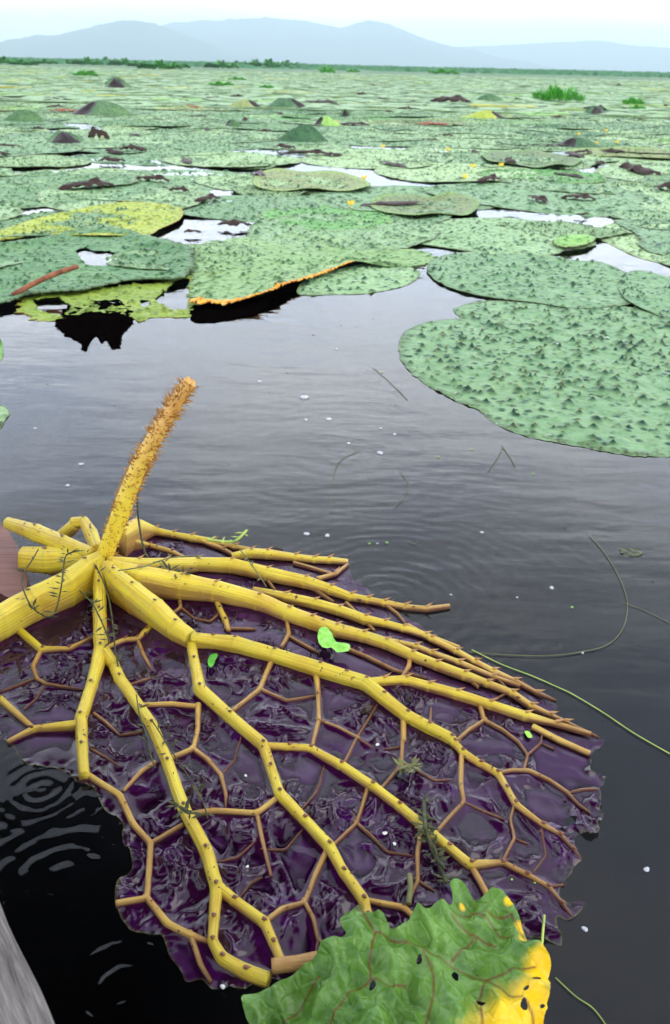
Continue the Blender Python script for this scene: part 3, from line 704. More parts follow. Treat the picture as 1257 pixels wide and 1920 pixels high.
for i, (x, y, wd, ht, k, lab) in enumerate(humps):
    q = P(x, y); v, f, mi, at = hump_mesh(3.1 + i * 1.7); mp_ = mpp(q)
    o = mk('buckled_pad', v, f, [PADS[k], M_under], attr=at, mi=mi); tag(o, lab, 'buckled pad')
    o.location = (q[0], q[1], .01); W = wd * 1.25 * mp_; o.scale = (W, W * 1.1, ht * .95 * mp_ / .24)
def scrap_mesh(seed):
    n, m = 26, 10; x = np.linspace(-.5, .5, n); v = []
    for j in range(m):
        s = j / (m - 1) - .5; wv = .3 * (1 - (np.abs(x) * 1.9) ** 3) + .04
        a = s * 2.6 + fbm(x * 4, x * 0 + seed, 2, seed) * 1.2
        yv = np.sin(a) * wv; z = .02 + np.abs(np.cos(a)) * wv * .75 + .09 * fbm(x * 6, x * 0 + s * 6, 3, seed) + .12 * np.exp(-((x - .25 * math.sin(seed)) / .1) ** 2) * (s > -.1)
        v.append(np.stack([x + .03 * fbm(x * 9, x * 0 + s * 9, 2, seed + 2), yv, z], 1))
    f = [[j * n + i, j * n + i + 1, (j + 1) * n + i + 1, (j + 1) * n + i] for j in range(m - 1) for i in range(n - 1)]
    return np.vstack(v), f
M_scrapr = simple('withered_red', (.14, .04, .02), (.34, .12, .05), 12, .6, .003)
M_violet = simple('violet_curl', (.12, .09, .11), (.24, .19, .22), 20, .5, .003)
scraps = [(845, 194, 75, 1.0, 0, 'wide dark maroon withered leaf in the field right of centre'), (250, 286, 52, 1.2, 0, 'brown curled rim of a dying pad on the left'), (186, 264, 40, 3.0, 0, 'upright brown green leaf tip beside the curled rim'), (440, 428, 62, .9, 0, 'black withered leaf near the yellow green pad'),
          (336, 363, 38, 1.3, 0, 'small black folded leaf lying left of centre'), (678, 179, 18, 1.6, 0, 'small dark knob of leaf in far yellow patch'), (815, 236, 66, .45, 1, 'orange red dry leaf edge lying flat right of centre'), (125, 211, 60, .5, 1, 'red brown scraps near the left border'),
          (72, 245, 24, 1.2, 0, 'black scrap of leaf left'), (600, 195, 66, .5, 0, 'flat dark brown strip right of the low mound'), (445, 184, 26, 1.2, 0, 'brown tip on the olive mound'), (590, 264, 30, 1.0, 0, 'brown torn side of the centre mound'), (1075, 298, 26, 1.2, 0, 'brown curl at right tip of the pale olive pad'),
          (487, 335, 24, 2.6, 2, 'grey violet curled tip on the raised tray-like pad'), (665, 237, 56, .6, 0, 'dark rim at right of the bright fold'), (775, 193, 16, 1.1, 0, 'tiny dark scrap left of the maroon leaf'), (362, 442, 34, 1.0, 0, 'black gap-side scrap by the yellow green pad'), (786, 512, 22, 1.2, 0, 'brown bitten corner of the sage pad'),
          (1045, 222, 24, .9, 0, 'dark scrap right of the yellow mound'), (1115, 208, 44, 1.1, 0, 'dark arched withered leaf right'), (1160, 162, 10, 2.6, 0, 'tiny upright dark stub far right'), (360, 203, 30, .8, 1, 'brown scrap above the yellow patch'), (730, 212, 16, 1.2, 0, 'tiny dark scrap near the middle'), (215, 160, 34, 1.8, 0, 'black leaf edge on the far mound'),
          (170, 139, 18, 2, 0, 'brown leaf beside the far left weed patch'), (104, 188, 22, .9, 0, 'small brown scrap far left'), (1012, 241, 14, .8, 0, 'tiny dark scrap right'), (1150, 288, 44, .8, 0, 'dark scrap by the right smooth mound'), (960, 402, 30, .5, 0, 'thin brown scrap in front of the bright gap'), (1090, 408, 26, .8, 0, 'dark scrap at the bright gap edge'), (1065, 476, 20, .8, 0, 'brown scrap on the green flap')]
for i, (x, y, wd, hz, mk_, lab) in enumerate(scraps):
    q = P(x, y); v, f = scrap_mesh(2.3 + i * 1.3); m = [M_brown, M_scrapr, M_violet][mk_]
    o = mk('withered_leaf', v, f, m); W = wd * mpp(q); o.location = (q[0], q[1], .02); o.scale = (W, W * .7, W * hz * .5)
    tag(o, lab, 'withered leaf')
sp0 = mk('withered_leaf', *scrap_mesh(77.7), M_brown); first = True
for i in range(75):
    yv = 7 * math.exp(random.random() * 2.0); xv = random.uniform(-.4, .4) * yv; o = sp0 if first else sp0.copy()
    if not first: C.objects.link(o)
    first = False
    W = random.uniform(.12, .35); o.location = (xv, yv, .02); o.scale = (W * random.uniform(.8, 2.2), W * .7, W * random.uniform(.2, .7)); o.rotation_euler = (0, 0, random.random() * 6.28)
    tag(o, 'small dark brown withered leaf lying among distant pads', 'withered leaf', 'withered scraps scattered over the far pads')
# yellow buds
bl = None
for i, (x, y) in enumerate([(872, 332), (683, 334), (658, 382), (1085, 252), (840, 281), (718, 275), (1118, 269), (1157, 267), (1137, 245), (632, 228), (190, 255), (940, 310), (887, 312)]):
    q = P(x, y, .05)
    if bl is None:
        mb = MB(); 
        for k in range(5):
            a = k * 1.2566; v, f = cone(np.array([math.cos(a) * .011, math.sin(a) * .011, .0]), [math.cos(a) * .5, math.sin(a) * .5, 1], .012, .03, 6); mb.add(v, f)
        v, f, uv = tube([(0, 0, -.06), (.003, 0, 0)], [.003, .003], 5); mb.add(v, f)
        o = bl = mb.build('yellow_flower', M_flower)
    else: o = bl.copy(); C.objects.link(o)
    o.location = q; o.scale = [1.15 if y > 240 else .9] * 3
    tag(o, 'tiny yellow flower standing above the pads', 'flower', 'yellow flowers dotted over the pads')
# stray bits of pads at the left border
hand_pad([(-60, 625), (-20, 622), (2, 635), (6, 655), (0, 672), (-40, 680)], 'light green pad tip at the left border, upper of two', 'bright', 41, n=60, rings=16)
hand_pad([(-60, 750), (-10, 752), (8, 758), (18, 770), (8, 785), (-5, 800), (-60, 805)], 'rough green pad tip at the left border, lower of two', 'sage', 42, n=70, rings=20)
# cut brown stem on the left pad
a, b_ = P(25, 553, .04), P(145, 500, .10)
pts = np.array([a + (b_ - a) * t_ + [0, 0, .012 * math.sin(t_ * 3.1)] for t_ in np.linspace(0, 1, 14)])
v, f, uv = tube(pts, np.full(14, 5 * mpp(a)), 12); tag(mk('cut_stem', v, f, M_scrapr), 'smooth orange brown cut stem lying across the dark left pad', 'stem')

# ------------------------------------------------------------------ the overturned leaf
HUBZ = .075
HUB = P(192, 1045, HUBZ)
leaf = empty('overturned_leaf', (HUB[0], HUB[1], 0), 'huge overturned leaf, purple underside up, with yellow branching ribs and a spiny stalk', 'giant leaf')
# chains: (x, y, width px [, z])
CH = [
 [(192, 1045, 30, .08), (165, 1062, 42, .07), (125, 1092, 46, .06), (60, 1125, 52, .05), (0, 1160, 56, .045), (-90, 1212, 56, .04)],
 [(25, 1172, 20), (78, 1218, 18), (130, 1217, 12), (172, 1196, 9)], [(78, 1218, 12), (62, 1250, 11), (70, 1273, 9), (86, 1282, 8), (157, 1293, 4)], [(66, 1272, 6), (0, 1297, 4)], [(86, 1282, 5), (68, 1310, 4), (45, 1330, 3)],
 [(-30, 1290, 18), (0, 1311, 18), (57, 1361, 13)], [(143, 1358, 24), (64, 1366, 16), (20, 1388, 11)],
 [(190, 1045, 26, .08), (187, 1100, 28, .05), (187, 1150, 30, .035), (190, 1218, 34, .022), (172, 1285, 28), (152, 1345, 30), (154, 1400, 27), (158, 1456, 26)],
 [(168, 1455, 15), (225, 1492, 16), (250, 1545, 15), (283, 1581, 14), (276, 1684, 15), (226, 1693, 18)], [(276, 1684, 15), (315, 1733, 20), (358, 1754, 19), (392, 1766, 10)], [(358, 1754, 14), (376, 1808, 12), (392, 1834, 9)],
 [(283, 1581, 11), (337, 1550, 12)],
 [(190, 1218, 34, .022), (213, 1245, 24)], [(215, 1250, 26), (225, 1272, 27), (265, 1330, 26), (285, 1358, 27), (315, 1430, 28), (345, 1515, 30), (387, 1594, 32), (407, 1662, 32), (402, 1720, 26), (399, 1765, 25), (417, 1797, 30), (460, 1822, 34), (505, 1838, 36)],
 [(407, 1662, 30), (440, 1688, 24), (497, 1729, 26), (512, 1765, 23), (527, 1800, 22)], [(497, 1729, 14), (529, 1704, 14), (572, 1692, 12), (592, 1640, 13), (613, 1595, 14)], [(572, 1692, 12), (588, 1722, 10), (597, 1762, 9), (618, 1780, 6)], [(597, 1762, 7), (592, 1785, 5)],
 [(272, 1322, 13), (320, 1320, 13), (362, 1324, 13)], [(286, 1433, 12), (265, 1447, 12), (236, 1479, 10)], [(315, 1424, 13), (363, 1404, 13), (371, 1370, 11), (372, 1325, 14)], [(363, 1404, 12), (390, 1424, 11), (415, 1454, 11), (424, 1490, 9), (423, 1520, 3)], [(415, 1454, 5), (440, 1425, 4), (452, 1383, 4)],
 [(362, 1526, 14), (400, 1520, 14), (482, 1525, 15), (526, 1492, 14)], [(482, 1525, 11), (493, 1579, 10), (507, 1636, 7)], [(497, 1593, 4), (536, 1593, 4), (568, 1554, 4)], [(404, 1617, 5), (445, 1608, 4), (482, 1575, 4)], [(450, 1683, 4), (470, 1655, 4), (493, 1643, 3)],
 [(180, 1340, 8), (200, 1355, 7), (225, 1378, 5)], [(173, 1405, 6), (200, 1420, 5), (225, 1437, 4)], [(225, 1378, 5), (262, 1372, 6)], [(240, 1285, 6), (280, 1272, 6)],
 [(200, 1060, 28, .078), (212, 1078, 36, .07), (250, 1110, 46, .055), (291, 1143, 50, .042), (330, 1178, 42, .03), (357, 1196, 36, .024)],
 [(357, 1196, 24), (365, 1240, 24), (375, 1292, 30), (430, 1342, 28), (494, 1396, 27), (508, 1440, 24), (525, 1488, 26), (570, 1535, 24), (619, 1587, 27), (645, 1635, 24), (683, 1687, 26), (690, 1715, 22), (696, 1745, 22)],
 [(683, 1687, 14), (720, 1695, 16), (758, 1702, 17), (785, 1728, 14)], [(494, 1398, 18), (540, 1400, 19), (582, 1403, 20), (640, 1434, 22), (700, 1473, 22), (750, 1511, 22), (800, 1553, 24), (840, 1586, 22), (882, 1620, 22), (943, 1617, 13), (985, 1638, 13), (1029, 1662, 12), (1052, 1690, 8), (1069, 1712, 6)],
 [(1029, 1662, 6), (1060, 1658, 5)], [(882, 1620, 16), (900, 1652, 14), (918, 1686, 15)],
 [(441, 1330, 12), (488, 1292, 12), (500, 1262, 12), (512, 1235, 13)], [(488, 1292, 10), (538, 1314, 8), (586, 1306, 7)], [(592, 1258, 16), (597, 1300, 12), (598, 1350, 12), (586, 1398, 11)], [(598, 1350, 8), (635, 1364, 8), (669, 1382, 8)], [(708, 1320, 5), (690, 1350, 5), (669, 1384, 6), (645, 1432, 7)],
 [(661, 1407, 3), (648, 1430, 3)], [(608, 1436, 4), (600, 1470, 4), (593, 1486, 5), (565, 1518, 4)], [(627, 1583, 8), (669, 1543, 9), (680, 1510, 9), (688, 1482, 10)], [(669, 1543, 8), (700, 1570, 7), (726, 1597, 5), (776, 1605, 4)], [(790, 1552, 11), (783, 1600, 11), (784, 1651, 10), (762, 1697, 7)], [(784, 1651, 7), (815, 1670, 5)],
 [(715, 1479, 8), (735, 1455, 8), (751, 1436, 9)], [(757, 1346, 14), (757, 1385, 12)], [(755, 1392, 10), (753, 1435, 9)], [(755, 1400, 5), (720, 1405, 4)], [(672, 1384, 6), (700, 1402, 4)], [(780, 1444, 5), (815, 1463, 6), (845, 1462, 4)],
 [(362, 1196, 24, .024), (400, 1202, 32), (439, 1207, 38), (514, 1228, 34), (598, 1254, 36), (650, 1270, 34), (686, 1280, 34), (720, 1308, 30), (762, 1341, 28), (805, 1363, 26), (846, 1384, 25), (853, 1394, 19), (868, 1411, 19), (900, 1432, 18), (933, 1450, 19), (950, 1478, 15), (967, 1508, 17), (1018, 1547, 13), (1051, 1565, 10), (1075, 1592, 7), (1090, 1611, 5)],
 [(933, 1450, 10), (960, 1444, 10), (993, 1445, 11), (1030, 1462, 9), (1065, 1486, 9), (1085, 1508, 6), (1108, 1524, 5)], [(1065, 1486, 5), (1095, 1479, 5), (1122, 1479, 5)], [(866, 1415, 13), (864, 1472, 12), (870, 1504, 10), (845, 1530, 10), (822, 1556, 10)], [(870, 1504, 7), (910, 1522, 5), (947, 1536, 5)],
 [(965, 1508, 8), (957, 1536, 7), (965, 1572, 8), (943, 1615, 8)], [(965, 1572, 5), (990, 1582, 4)], [(1015, 1547, 5), (1019, 1575, 4), (1024, 1604, 4), (1000, 1636, 4)],
 [(983, 1442, 7), (990, 1415, 6), (972, 1390, 7), (943, 1368, 8), (908, 1350, 10), (902, 1328, 12)], [(908, 1350, 9), (880, 1368, 9), (857, 1388, 9)], [(990, 1415, 6), (1015, 1393, 5), (1017, 1372, 5)], [(1015, 1393, 4), (1040, 1405, 3)],
 [(686, 1280, 22), (720, 1276, 22), (762, 1275, 24), (805, 1286, 23), (856, 1300, 25), (920, 1320, 22), (985, 1341, 22), (1040, 1356, 14), (1102, 1374, 11)], [(1005, 1365, 15), (1050, 1388, 14), (1100, 1410, 13)],
 [(809, 1325, 5), (807, 1350, 6), (800, 1370, 4)], [(200, 1215, 12), (232, 1200, 12), (258, 1198, 12), (275, 1182, 14), (290, 1165, 12)], [(258, 1198, 9), (268, 1225, 9), (283, 1252, 6)],
 # upper fan
 [(205, 1062, 30, .075), (260, 1080, 46, .055), (339, 1095, 48, .035), (403, 1106, 42, .026), (486, 1128, 40), (542, 1151, 36), (585, 1166, 33), (630, 1181, 32), (680, 1192, 26), (725, 1206, 24), (772, 1228, 23), (820, 1247, 22), (872, 1266, 21), (915, 1282, 18), (961, 1300, 17), (997, 1325, 15), (1030, 1340, 12), (1060, 1354, 10), (1123, 1382, 5)],
 [(205, 1052, 18, .08), (260, 1058, 26, .05), (311, 1060, 30, .034), (370, 1058, 30), (435, 1060, 33), (502, 1076, 31), (574, 1091, 28), (620, 1105, 22), (657, 1119, 19), (690, 1125, 15), (720, 1131, 15), (760, 1138, 13), (799, 1142, 12), (838, 1137, 10)],
 [(480, 1106, 14), (538, 1119, 24), (590, 1130, 24), (637, 1143, 24), (684, 1160, 23), (720, 1168, 19), (757, 1178, 19), (800, 1192, 15), (856, 1213, 12)],
 [(640, 1183, 18), (690, 1190, 14)], [(770, 1176, 12), (810, 1198, 15), (856, 1221, 17), (890, 1240, 15), (924, 1258, 15), (965, 1276, 12), (1008, 1299, 10), (1044, 1313, 5)], [(735, 1203, 15), (780, 1212, 14), (809, 1224, 14), (860, 1242, 15), (924, 1268, 12), (970, 1284, 10)],
 [(440, 1042, 16), (470, 1036, 22), (502, 1038, 23), (554, 1045, 19), (590, 1049, 16), (618, 1050, 16), (648, 1053, 13)], [(555, 1056, 9), (590, 1066, 8), (625, 1077, 9)], [(600, 1084, 12), (630, 1076, 10), (650, 1060, 8)],
 [(225, 1005, 34, .06), (255, 987, 34, .05), (290, 996, 20), (326, 1003, 14), (360, 1009, 16), (400, 1016, 14), (440, 1026, 12), (500, 1037, 12)], [(235, 1010, 12, .04), (280, 1022, 12), (322, 1034, 11), (345, 1045, 9)], [(382, 1014, 14), (420, 1030, 10), (445, 1044, 8)],
 [(213, 1040, 10, .06), (240, 1050, 9), (270, 1056, 9)],
 [(403, 1118, 12), (412, 1140, 13), (423, 1163, 14), (428, 1180, 10)], [(426, 1178, 7), (474, 1179, 6)], [(335, 1108, 10), (339, 1139, 8), (322, 1152, 7)], [(339, 1139, 6), (365, 1160, 5), (395, 1165, 5), (412, 1150, 5)], [(538, 1160, 9), (542, 1190, 11), (530, 1210, 9)], [(542, 1193, 7), (582, 1215, 7), (600, 1225, 5)],
 [(486, 1065, 9), (500, 1085, 9), (516, 1106, 6)], [(562, 1087, 8), (590, 1105, 8), (622, 1126, 7)], [(652, 1132, 8), (675, 1155, 7), (699, 1179, 7)], [(636, 1210, 10), (690, 1232, 9), (741, 1257, 9), (804, 1272, 5)],
 [(770, 1226, 10), (767, 1250, 12), (755, 1268, 9)], [(868, 1262, 8), (893, 1285, 7)], [(720, 1131, 8), (745, 1150, 7), (760, 1168, 6)], [(790, 1188, 7), (810, 1200, 6)], [(920, 1315, 5), (950, 1300, 5)], [(924, 1262, 6), (950, 1290, 6)],
]
LIFTSTUB = [  # cut stubs left of the hub, standing above the water
 [(172, 1038, 26, .085), (120, 1020, 34, .085), (70, 1000, 36, .085), (18, 982, 24, .085)],
 [(178, 1046, 34, .07), (130, 1048, 52, .06), (90, 1052, 58, .055), (42, 1048, 50, .055)],
 [(183, 1032, 30, .07), (172, 1002, 30, .08), (158, 978, 22, .09), (142, 980, 24, .085)], [(142, 984, 26, .08), (125, 998, 26, .06), (95, 1018, 24, .04)],
]
segs = []
def tonef(r): return np.clip((r - .0013) / .0080, 0, 1)
def build_rib(c, stub=False, seed=0):
    pts = []
    for q in c:
        x, y, wpx = q[:3]; base = P(x, y, .004); r = wpx * .5 * mpp(base) * (.80 if wpx > 16 else .86)
        z = q[3] if len(q) > 3 else r * .55 + .0015 + (.004 if wpx > 20 else 0)
        p = P(x, y, z); pts.append([*p, r])
    pts = np.array(pts)
    for a_, b_ in ((0, 1), (-1, -2)):
        if 5 < c[a_][2] < 26:
            d_ = pts[a_, :3] - pts[b_, :3]; pts[a_, :3] += d_ / np.linalg.norm(d_) * .006
    if not stub:
        for i in range(len(pts) - 1): segs.append((pts[i], pts[i + 1]))
    knots = np.r_[0, np.cumsum(np.linalg.norm(np.diff(pts[:, :3], axis=0), axis=1))]
    q = resample(pts, .004)
    # soften kinks
    k = len(q)
    if k > 6:
        s = q.copy(); s[1:-1] = (q[:-2] + q[1:-1] * 2 + q[2:]) / 4; q = s
    L = np.linspace(0, knots[-1], len(q)); rr_ = q[:, 3].copy()
    for kn in knots[1:-1]: rr_ *= 1 + .05 * np.exp(-((L - kn) / .004) ** 2)
    rr_ *= 1 + .02 * pn(L * 30, L * 0 + seed, seed)
    jn = sum(np.exp(-((L - kn) / .0025) ** 2) for kn in knots[1:-1]) if len(knots) > 2 else L * 0
    for a_, dd in ((0, L), (-1, L[-1] - L)):
        if c[a_][2] <= 6: rr_ *= .35 + .65 * np.clip(dd / .010, 0, 1)
    wob = np.stack([pn(L * 28, L * 0 + 3, seed), pn(L * 28, L * 0 + 9, seed + 1), 0 * L], 1) * (rr_ * .05)[:, None]
    nn = 20 if rr_.max() > .008 else 12
    mb = MB(); vs = 1.15 if rr_.max() > .012 else .95
    v, f, uv = tube(q[:, :3] + wob, rr_ * .97, 20 if rr_.max() > .008 else 12, vs, 5, .045, True, seed)
    nn = 20 if rr_.max() > .008 else 12
    if not stub:    # the flanks reach down to the blade
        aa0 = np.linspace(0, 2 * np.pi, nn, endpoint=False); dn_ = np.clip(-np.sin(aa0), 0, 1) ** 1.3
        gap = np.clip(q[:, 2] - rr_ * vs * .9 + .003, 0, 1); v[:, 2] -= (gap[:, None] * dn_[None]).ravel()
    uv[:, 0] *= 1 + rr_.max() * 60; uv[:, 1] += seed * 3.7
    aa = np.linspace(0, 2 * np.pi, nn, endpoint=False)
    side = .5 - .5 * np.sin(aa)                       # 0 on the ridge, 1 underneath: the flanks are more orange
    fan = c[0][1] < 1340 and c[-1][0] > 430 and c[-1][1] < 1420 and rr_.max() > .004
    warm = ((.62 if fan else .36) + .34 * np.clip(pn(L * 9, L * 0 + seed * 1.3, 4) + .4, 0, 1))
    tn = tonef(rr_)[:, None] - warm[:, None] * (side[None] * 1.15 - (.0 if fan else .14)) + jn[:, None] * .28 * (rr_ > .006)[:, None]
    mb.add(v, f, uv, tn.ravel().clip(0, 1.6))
    # thorns
    rs = random.Random(seed + 5); nth = int(knots[-1] / (.055 if rr_.max() > .008 else .08))
    for t_ in range(nth):
        i = rs.randrange(1, len(q) - 1); a = rs.uniform(.4, 2.7)
        T = q[min(i + 1, k - 1), :3] - q[i - 1, :3]; T /= np.linalg.norm(T); S = np.cross(T, [0, 0, 1]); S /= np.linalg.norm(S) + 1e-9; U = np.cross(S, T)
        d = S * math.cos(a) + U * math.sin(a); p = q[i, :3] + wob[i] + (S * math.cos(a) + U * math.sin(a) * vs) * rr_[i] * .93
        cv, cf = cone(p, d + T * rs.uniform(.2, .9), .0012, rs.uniform(.005, .010), 4); mb.add(cv, cf, None, 0.02)
    for kn in knots[1:-1]:   # hooked thorns at the joints
        if rr_.max() < .006: break
        i = int(np.argmin(abs(L - kn))); i = min(max(i, 1), len(q) - 2); T = q[i + 1, :3] - q[i - 1, :3]; T /= np.linalg.norm(T)
        p = q[i, :3] + wob[i] + np.array([0, 0, rr_[i] * vs * .9]); cv, cf = cone(p, T * 1.2 + [0, 0, .9], .0034, .012 + .007 * fan, 5); mb.add(cv, cf, None, .30 if fan else .12)
    return mb
for i, c in enumerate(CH + LIFTSTUB):
    wmax = max(q[2] for q in c); st = i >= len(CH)
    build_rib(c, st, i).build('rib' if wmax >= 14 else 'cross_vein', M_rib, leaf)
# hub knob
n, m = 20, 10; v = []; f = []
for j in range(m + 1):
    th = math.pi * j / m
    for i in range(n):
        a = 2 * math.pi * i / n; k = 1 + .08 * math.cos(a * 7)
        v.append([HUB[0] + .021 * k * math.sin(th) * math.cos(a), HUB[1] + .021 * k * math.sin(th) * math.sin(a), HUBZ - .012 + .030 * math.cos(th)])
f = [[j * n + i, j * n + (i + 1) % n, (j + 1) * n + (i + 1) % n, (j + 1) * n + i] for j in range(m) for i in range(n)]
mb = MB(); mb.add(np.array(v), f, None, 1.0); mb.build('hub', M_rib, leaf)
# stalk
sp_px = [(197, 1042, 42), (205, 1020, 40), (223, 974, 43), (238, 930, 42), (255, 887, 41), (280, 840, 39), (302, 799, 37), (330, 755, 35), (356, 716, 30)]
pts = []
Y0 = HUB[1]
for i, (x, y, wd) in enumerate(sp_px):
    t_ = i / (len(sp_px) - 1); p = PY(x, y, Y0 + .015 * t_ + .03 * t_ * t_); pts.append([*p, wd * .39 * mpp(p)])
q = resample(pts, .004); Ls = np.linspace(0, 1, len(q))
mb = MB(); v, f, uv = tube(q[:, :3], q[:, 3] * (1 + .04 * pn(Ls * 20, Ls * 0)), 20, 1.0, 5, .02)
tn = np.clip((Ls - .28) / .5, 0, 1)
# rough, rounded cut end
mb.add(v, f, uv, np.repeat(tn, 20)); 
cv = q[-1, :3]; ax = q[-1, :3] - q[-6, :3]; ax /= np.linalg.norm(ax)
for k in range(26):
    a = random.random() * 6.28; rr_ = math.sqrt(random.random()) * q[-1, 3] * .8; S = np.cross(ax, [0, 1, 0]); S /= np.linalg.norm(S); U = np.cross(S, ax)
    v, f = cone(cv + (S * math.cos(a) + U * math.sin(a)) * rr_, ax, .004, .006 + .003 * random.random(), 6); mb.add(v, f, None, 1.0)
stalk = mb.build('stalk', M_stalk, leaf)
mb = MB(); rs = random.Random(2)
for k in range(850):
    t_ = rs.random() ** .8; i = min(int(t_ * (len(q) - 2)) + 1, len(q) - 2); a = rs.random() * 6.28
    T = q[i + 1, :3] - q[i - 1, :3]; T /= np.linalg.norm(T); S = np.cross(T, [0, 1, 0]); S /= np.linalg.norm(S); U = np.cross(S, T)
    d = S * math.cos(a) + U * math.sin(a); v, f = cone(q[i, :3] + d * q[i, 3] * .95, d + T * rs.uniform(-.1, .9), .0015, rs.uniform(.009, .018) * (.6 + .7 * t_), 4); mb.add(v, f)
br = mb.build('bristles', M_spine, leaf); br['kind'] = 'stuff'; br.parent = stalk; br.location = (0, 0, 0)

# blade outline
OUT = [(-120, 1110), (-40, 1080), (40, 1070), (130, 1046), (185, 1005), (215, 990), (262, 984), (300, 998), (325, 994), (352, 1004), (380, 1004), (410, 1012), (440, 1012), (470, 1024), (500, 1026), (554, 1036), (600, 1040), (648, 1044), (656, 1058), (662, 1078), (680, 1092), (696, 1106), (720, 1122), (757, 1150), (785, 1162), (800, 1178), (830, 1196), (861, 1213), (900, 1232), (935, 1250), (975, 1268), (1008, 1288), (1047, 1318), (1040, 1326), (1062, 1346), (1100, 1364), (1137, 1386), (1122, 1400), (1110, 1412), (1112, 1432), (1104, 1443), (1116, 1448), (1130, 1448), (1132, 1466), (1122, 1479), (1128, 1500), (1124, 1516), (1130, 1530), (1122, 1548), (1124, 1564), (1108, 1570), (1092, 1564), (1080, 1570), (1078, 1590), (1090, 1611), (1078, 1624), (1072, 1640), (1062, 1652), (1052, 1668), (1050, 1682), (1065, 1692), (1082, 1688), (1101, 1691), (1087, 1712), (1066, 1727), (1046, 1720), (1046, 1748), (1053, 1773), (1020, 1764), (983, 1757), (940, 1772), (850, 1790), (760, 1812), (650, 1830), (560, 1840), (490, 1846), (440, 1861), (420, 1854), (395, 1856), (378, 1838), (350, 1839), (340, 1818), (318, 1790), (308, 1762), (298, 1752), (270, 1748), (248, 1746), (232, 1728), (224, 1712), (215, 1690), (222, 1662), (236, 1642), (247, 1626), (243, 1598), (229, 1578), (230, 1548), (212, 1530), (195, 1516), (183, 1490), (168, 1474), (142, 1466), (130, 1452), (100, 1440), (62, 1436), (45, 1428), (28, 1402), (12, 1390), (0, 1386), (-60, 1380), (-120, 1340)]
ow = np.array([P(a, b_, 0)[:2] for a, b_ in OUT]); 
# fine raggedness
L_ = smooth_loop(np.c_[ow, np.zeros(len(ow))], 900)[:, :2]; cen = L_.mean(0); ii = np.arange(len(L_))
dirn = (L_ - cen) / np.linalg.norm(L_ - cen, axis=1)[:, None]
rightish = np.clip((L_[:, 0] - P(1000, 1400)[0]) / .08, 0, 1)
L_ = L_ + dirn * (.0045 * fbm(ii * .07, ii * 0., 4, 3) + .0035 * rightish * pn(ii * .35, ii * 0., 8))[:, None]
SG = [(a[:2], b_[:2], a[3], b_[3], a[2], b_[2]) for a, b_ in segs]
store = {}
holes = [[P(a, b_)[:2] for a, b_ in h] for h in ([(1056, 1538), (1070, 1530), (1082, 1536), (1078, 1548), (1062, 1552)], [(1046, 1560), (1054, 1552), (1062, 1560), (1052, 1568)], [(880, 1700), (905, 1715), (900, 1740), (870, 1735)])]
def bz(x, y):
    dv = np.full(x.shape, 9.0); rise = np.zeros(x.shape); cov = np.zeros(x.shape)
    for a, b_, ra, rb, za, zb in SG:
        d, t_ = segdist(x, y, a, b_); r = ra + (rb - ra) * t_
        dv = np.minimum(dv, d - r); q = np.exp(-(np.maximum(d - r * .3, 0) / (.006 + r * .5)) ** 2)
        rise = np.maximum(rise, q * np.minimum(r * .5 + .001, .006)); cov = np.maximum(cov, q)
    db = np.full(x.shape, 9.0)
    for i in range(0, len(L_)):
        d, _ = segdist(x, y, L_[i], L_[(i + 1) % len(L_)]); db = np.minimum(db, d)
    # water lies over the far right part
    A, B = P(420, 1100)[:2], P(1120, 1440)[:2]; nrm = np.array([-(B - A)[1], (B - A)[0]]); nrm /= np.linalg.norm(nrm)
    sd_ = (x - A[0]) * nrm[0] + (y - A[1]) * nrm[1]
    base = -.0015 - .0075 * np.clip((sd_ + .01) / .08, 0, 1)
    low_ = np.clip((-sd_ + .02) / .25, 0, 1); base = base + .0016 * low_
    r4 = 1 - 2 * np.abs(pn(x * 70 - y * 45, x * 18 + y * 30, 37)); m4 = np.clip(.2 + 2.5 * fbm(x * 6, y * 6, 2, 38), 0, 1) * (.4 + .6 * low_)
    wx = x + .009 * pn(x * 12, y * 12, 20); wy = y + .009 * pn(x * 12, y * 12, 21)
    r1 = 1 - 2 * np.abs(pn(wx * 11, wy * 17, 30)); r2 = 1 - 2 * np.abs(pn(wx * 28 + wy * 10, wy * 16 - wx * 12, 31)); r3 = 1 - 2 * np.abs(pn(wx * 95, wy * 80, 33))
    msk = np.clip(.6 + 2.2 * fbm(x * 8, y * 8, 2, 34), 0, 1)
    cell = np.clip(dv / .012, 0, 1)
    z = base - .0012 + rise + msk * cell * (.0120 * np.clip(r1, 0, 1) ** 4 + .0075 * np.clip(r2, 0, 1) ** 4 + .0010 * np.clip(r3, 0, 1) + m4 * .0020 * np.clip(r4, 0, 1) ** 2) + .0050 * fbm(x * 8, y * 8, 3, 36)
    right = np.clip((x - P(1040, 1500)[0]) / .05, 0, 1) * (y < P(1000, 1400)[1])
    z += np.exp(-(db / .012) ** 2) * (.004 * fbm(x * 40, y * 40, 2, 40) + right * .008 * np.clip(.3 + fbm(x * 30, y * 30, 2, 41), 0, 1)) 
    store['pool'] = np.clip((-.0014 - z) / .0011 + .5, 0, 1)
    store['edge'] = np.exp(-(db / .0018) ** 2); store['vein'] = np.exp(-(np.maximum(dv, 0) / .0025) ** 2)
    return z
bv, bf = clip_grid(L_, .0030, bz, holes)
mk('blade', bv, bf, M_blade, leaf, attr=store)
print('blade verts', len(bv))

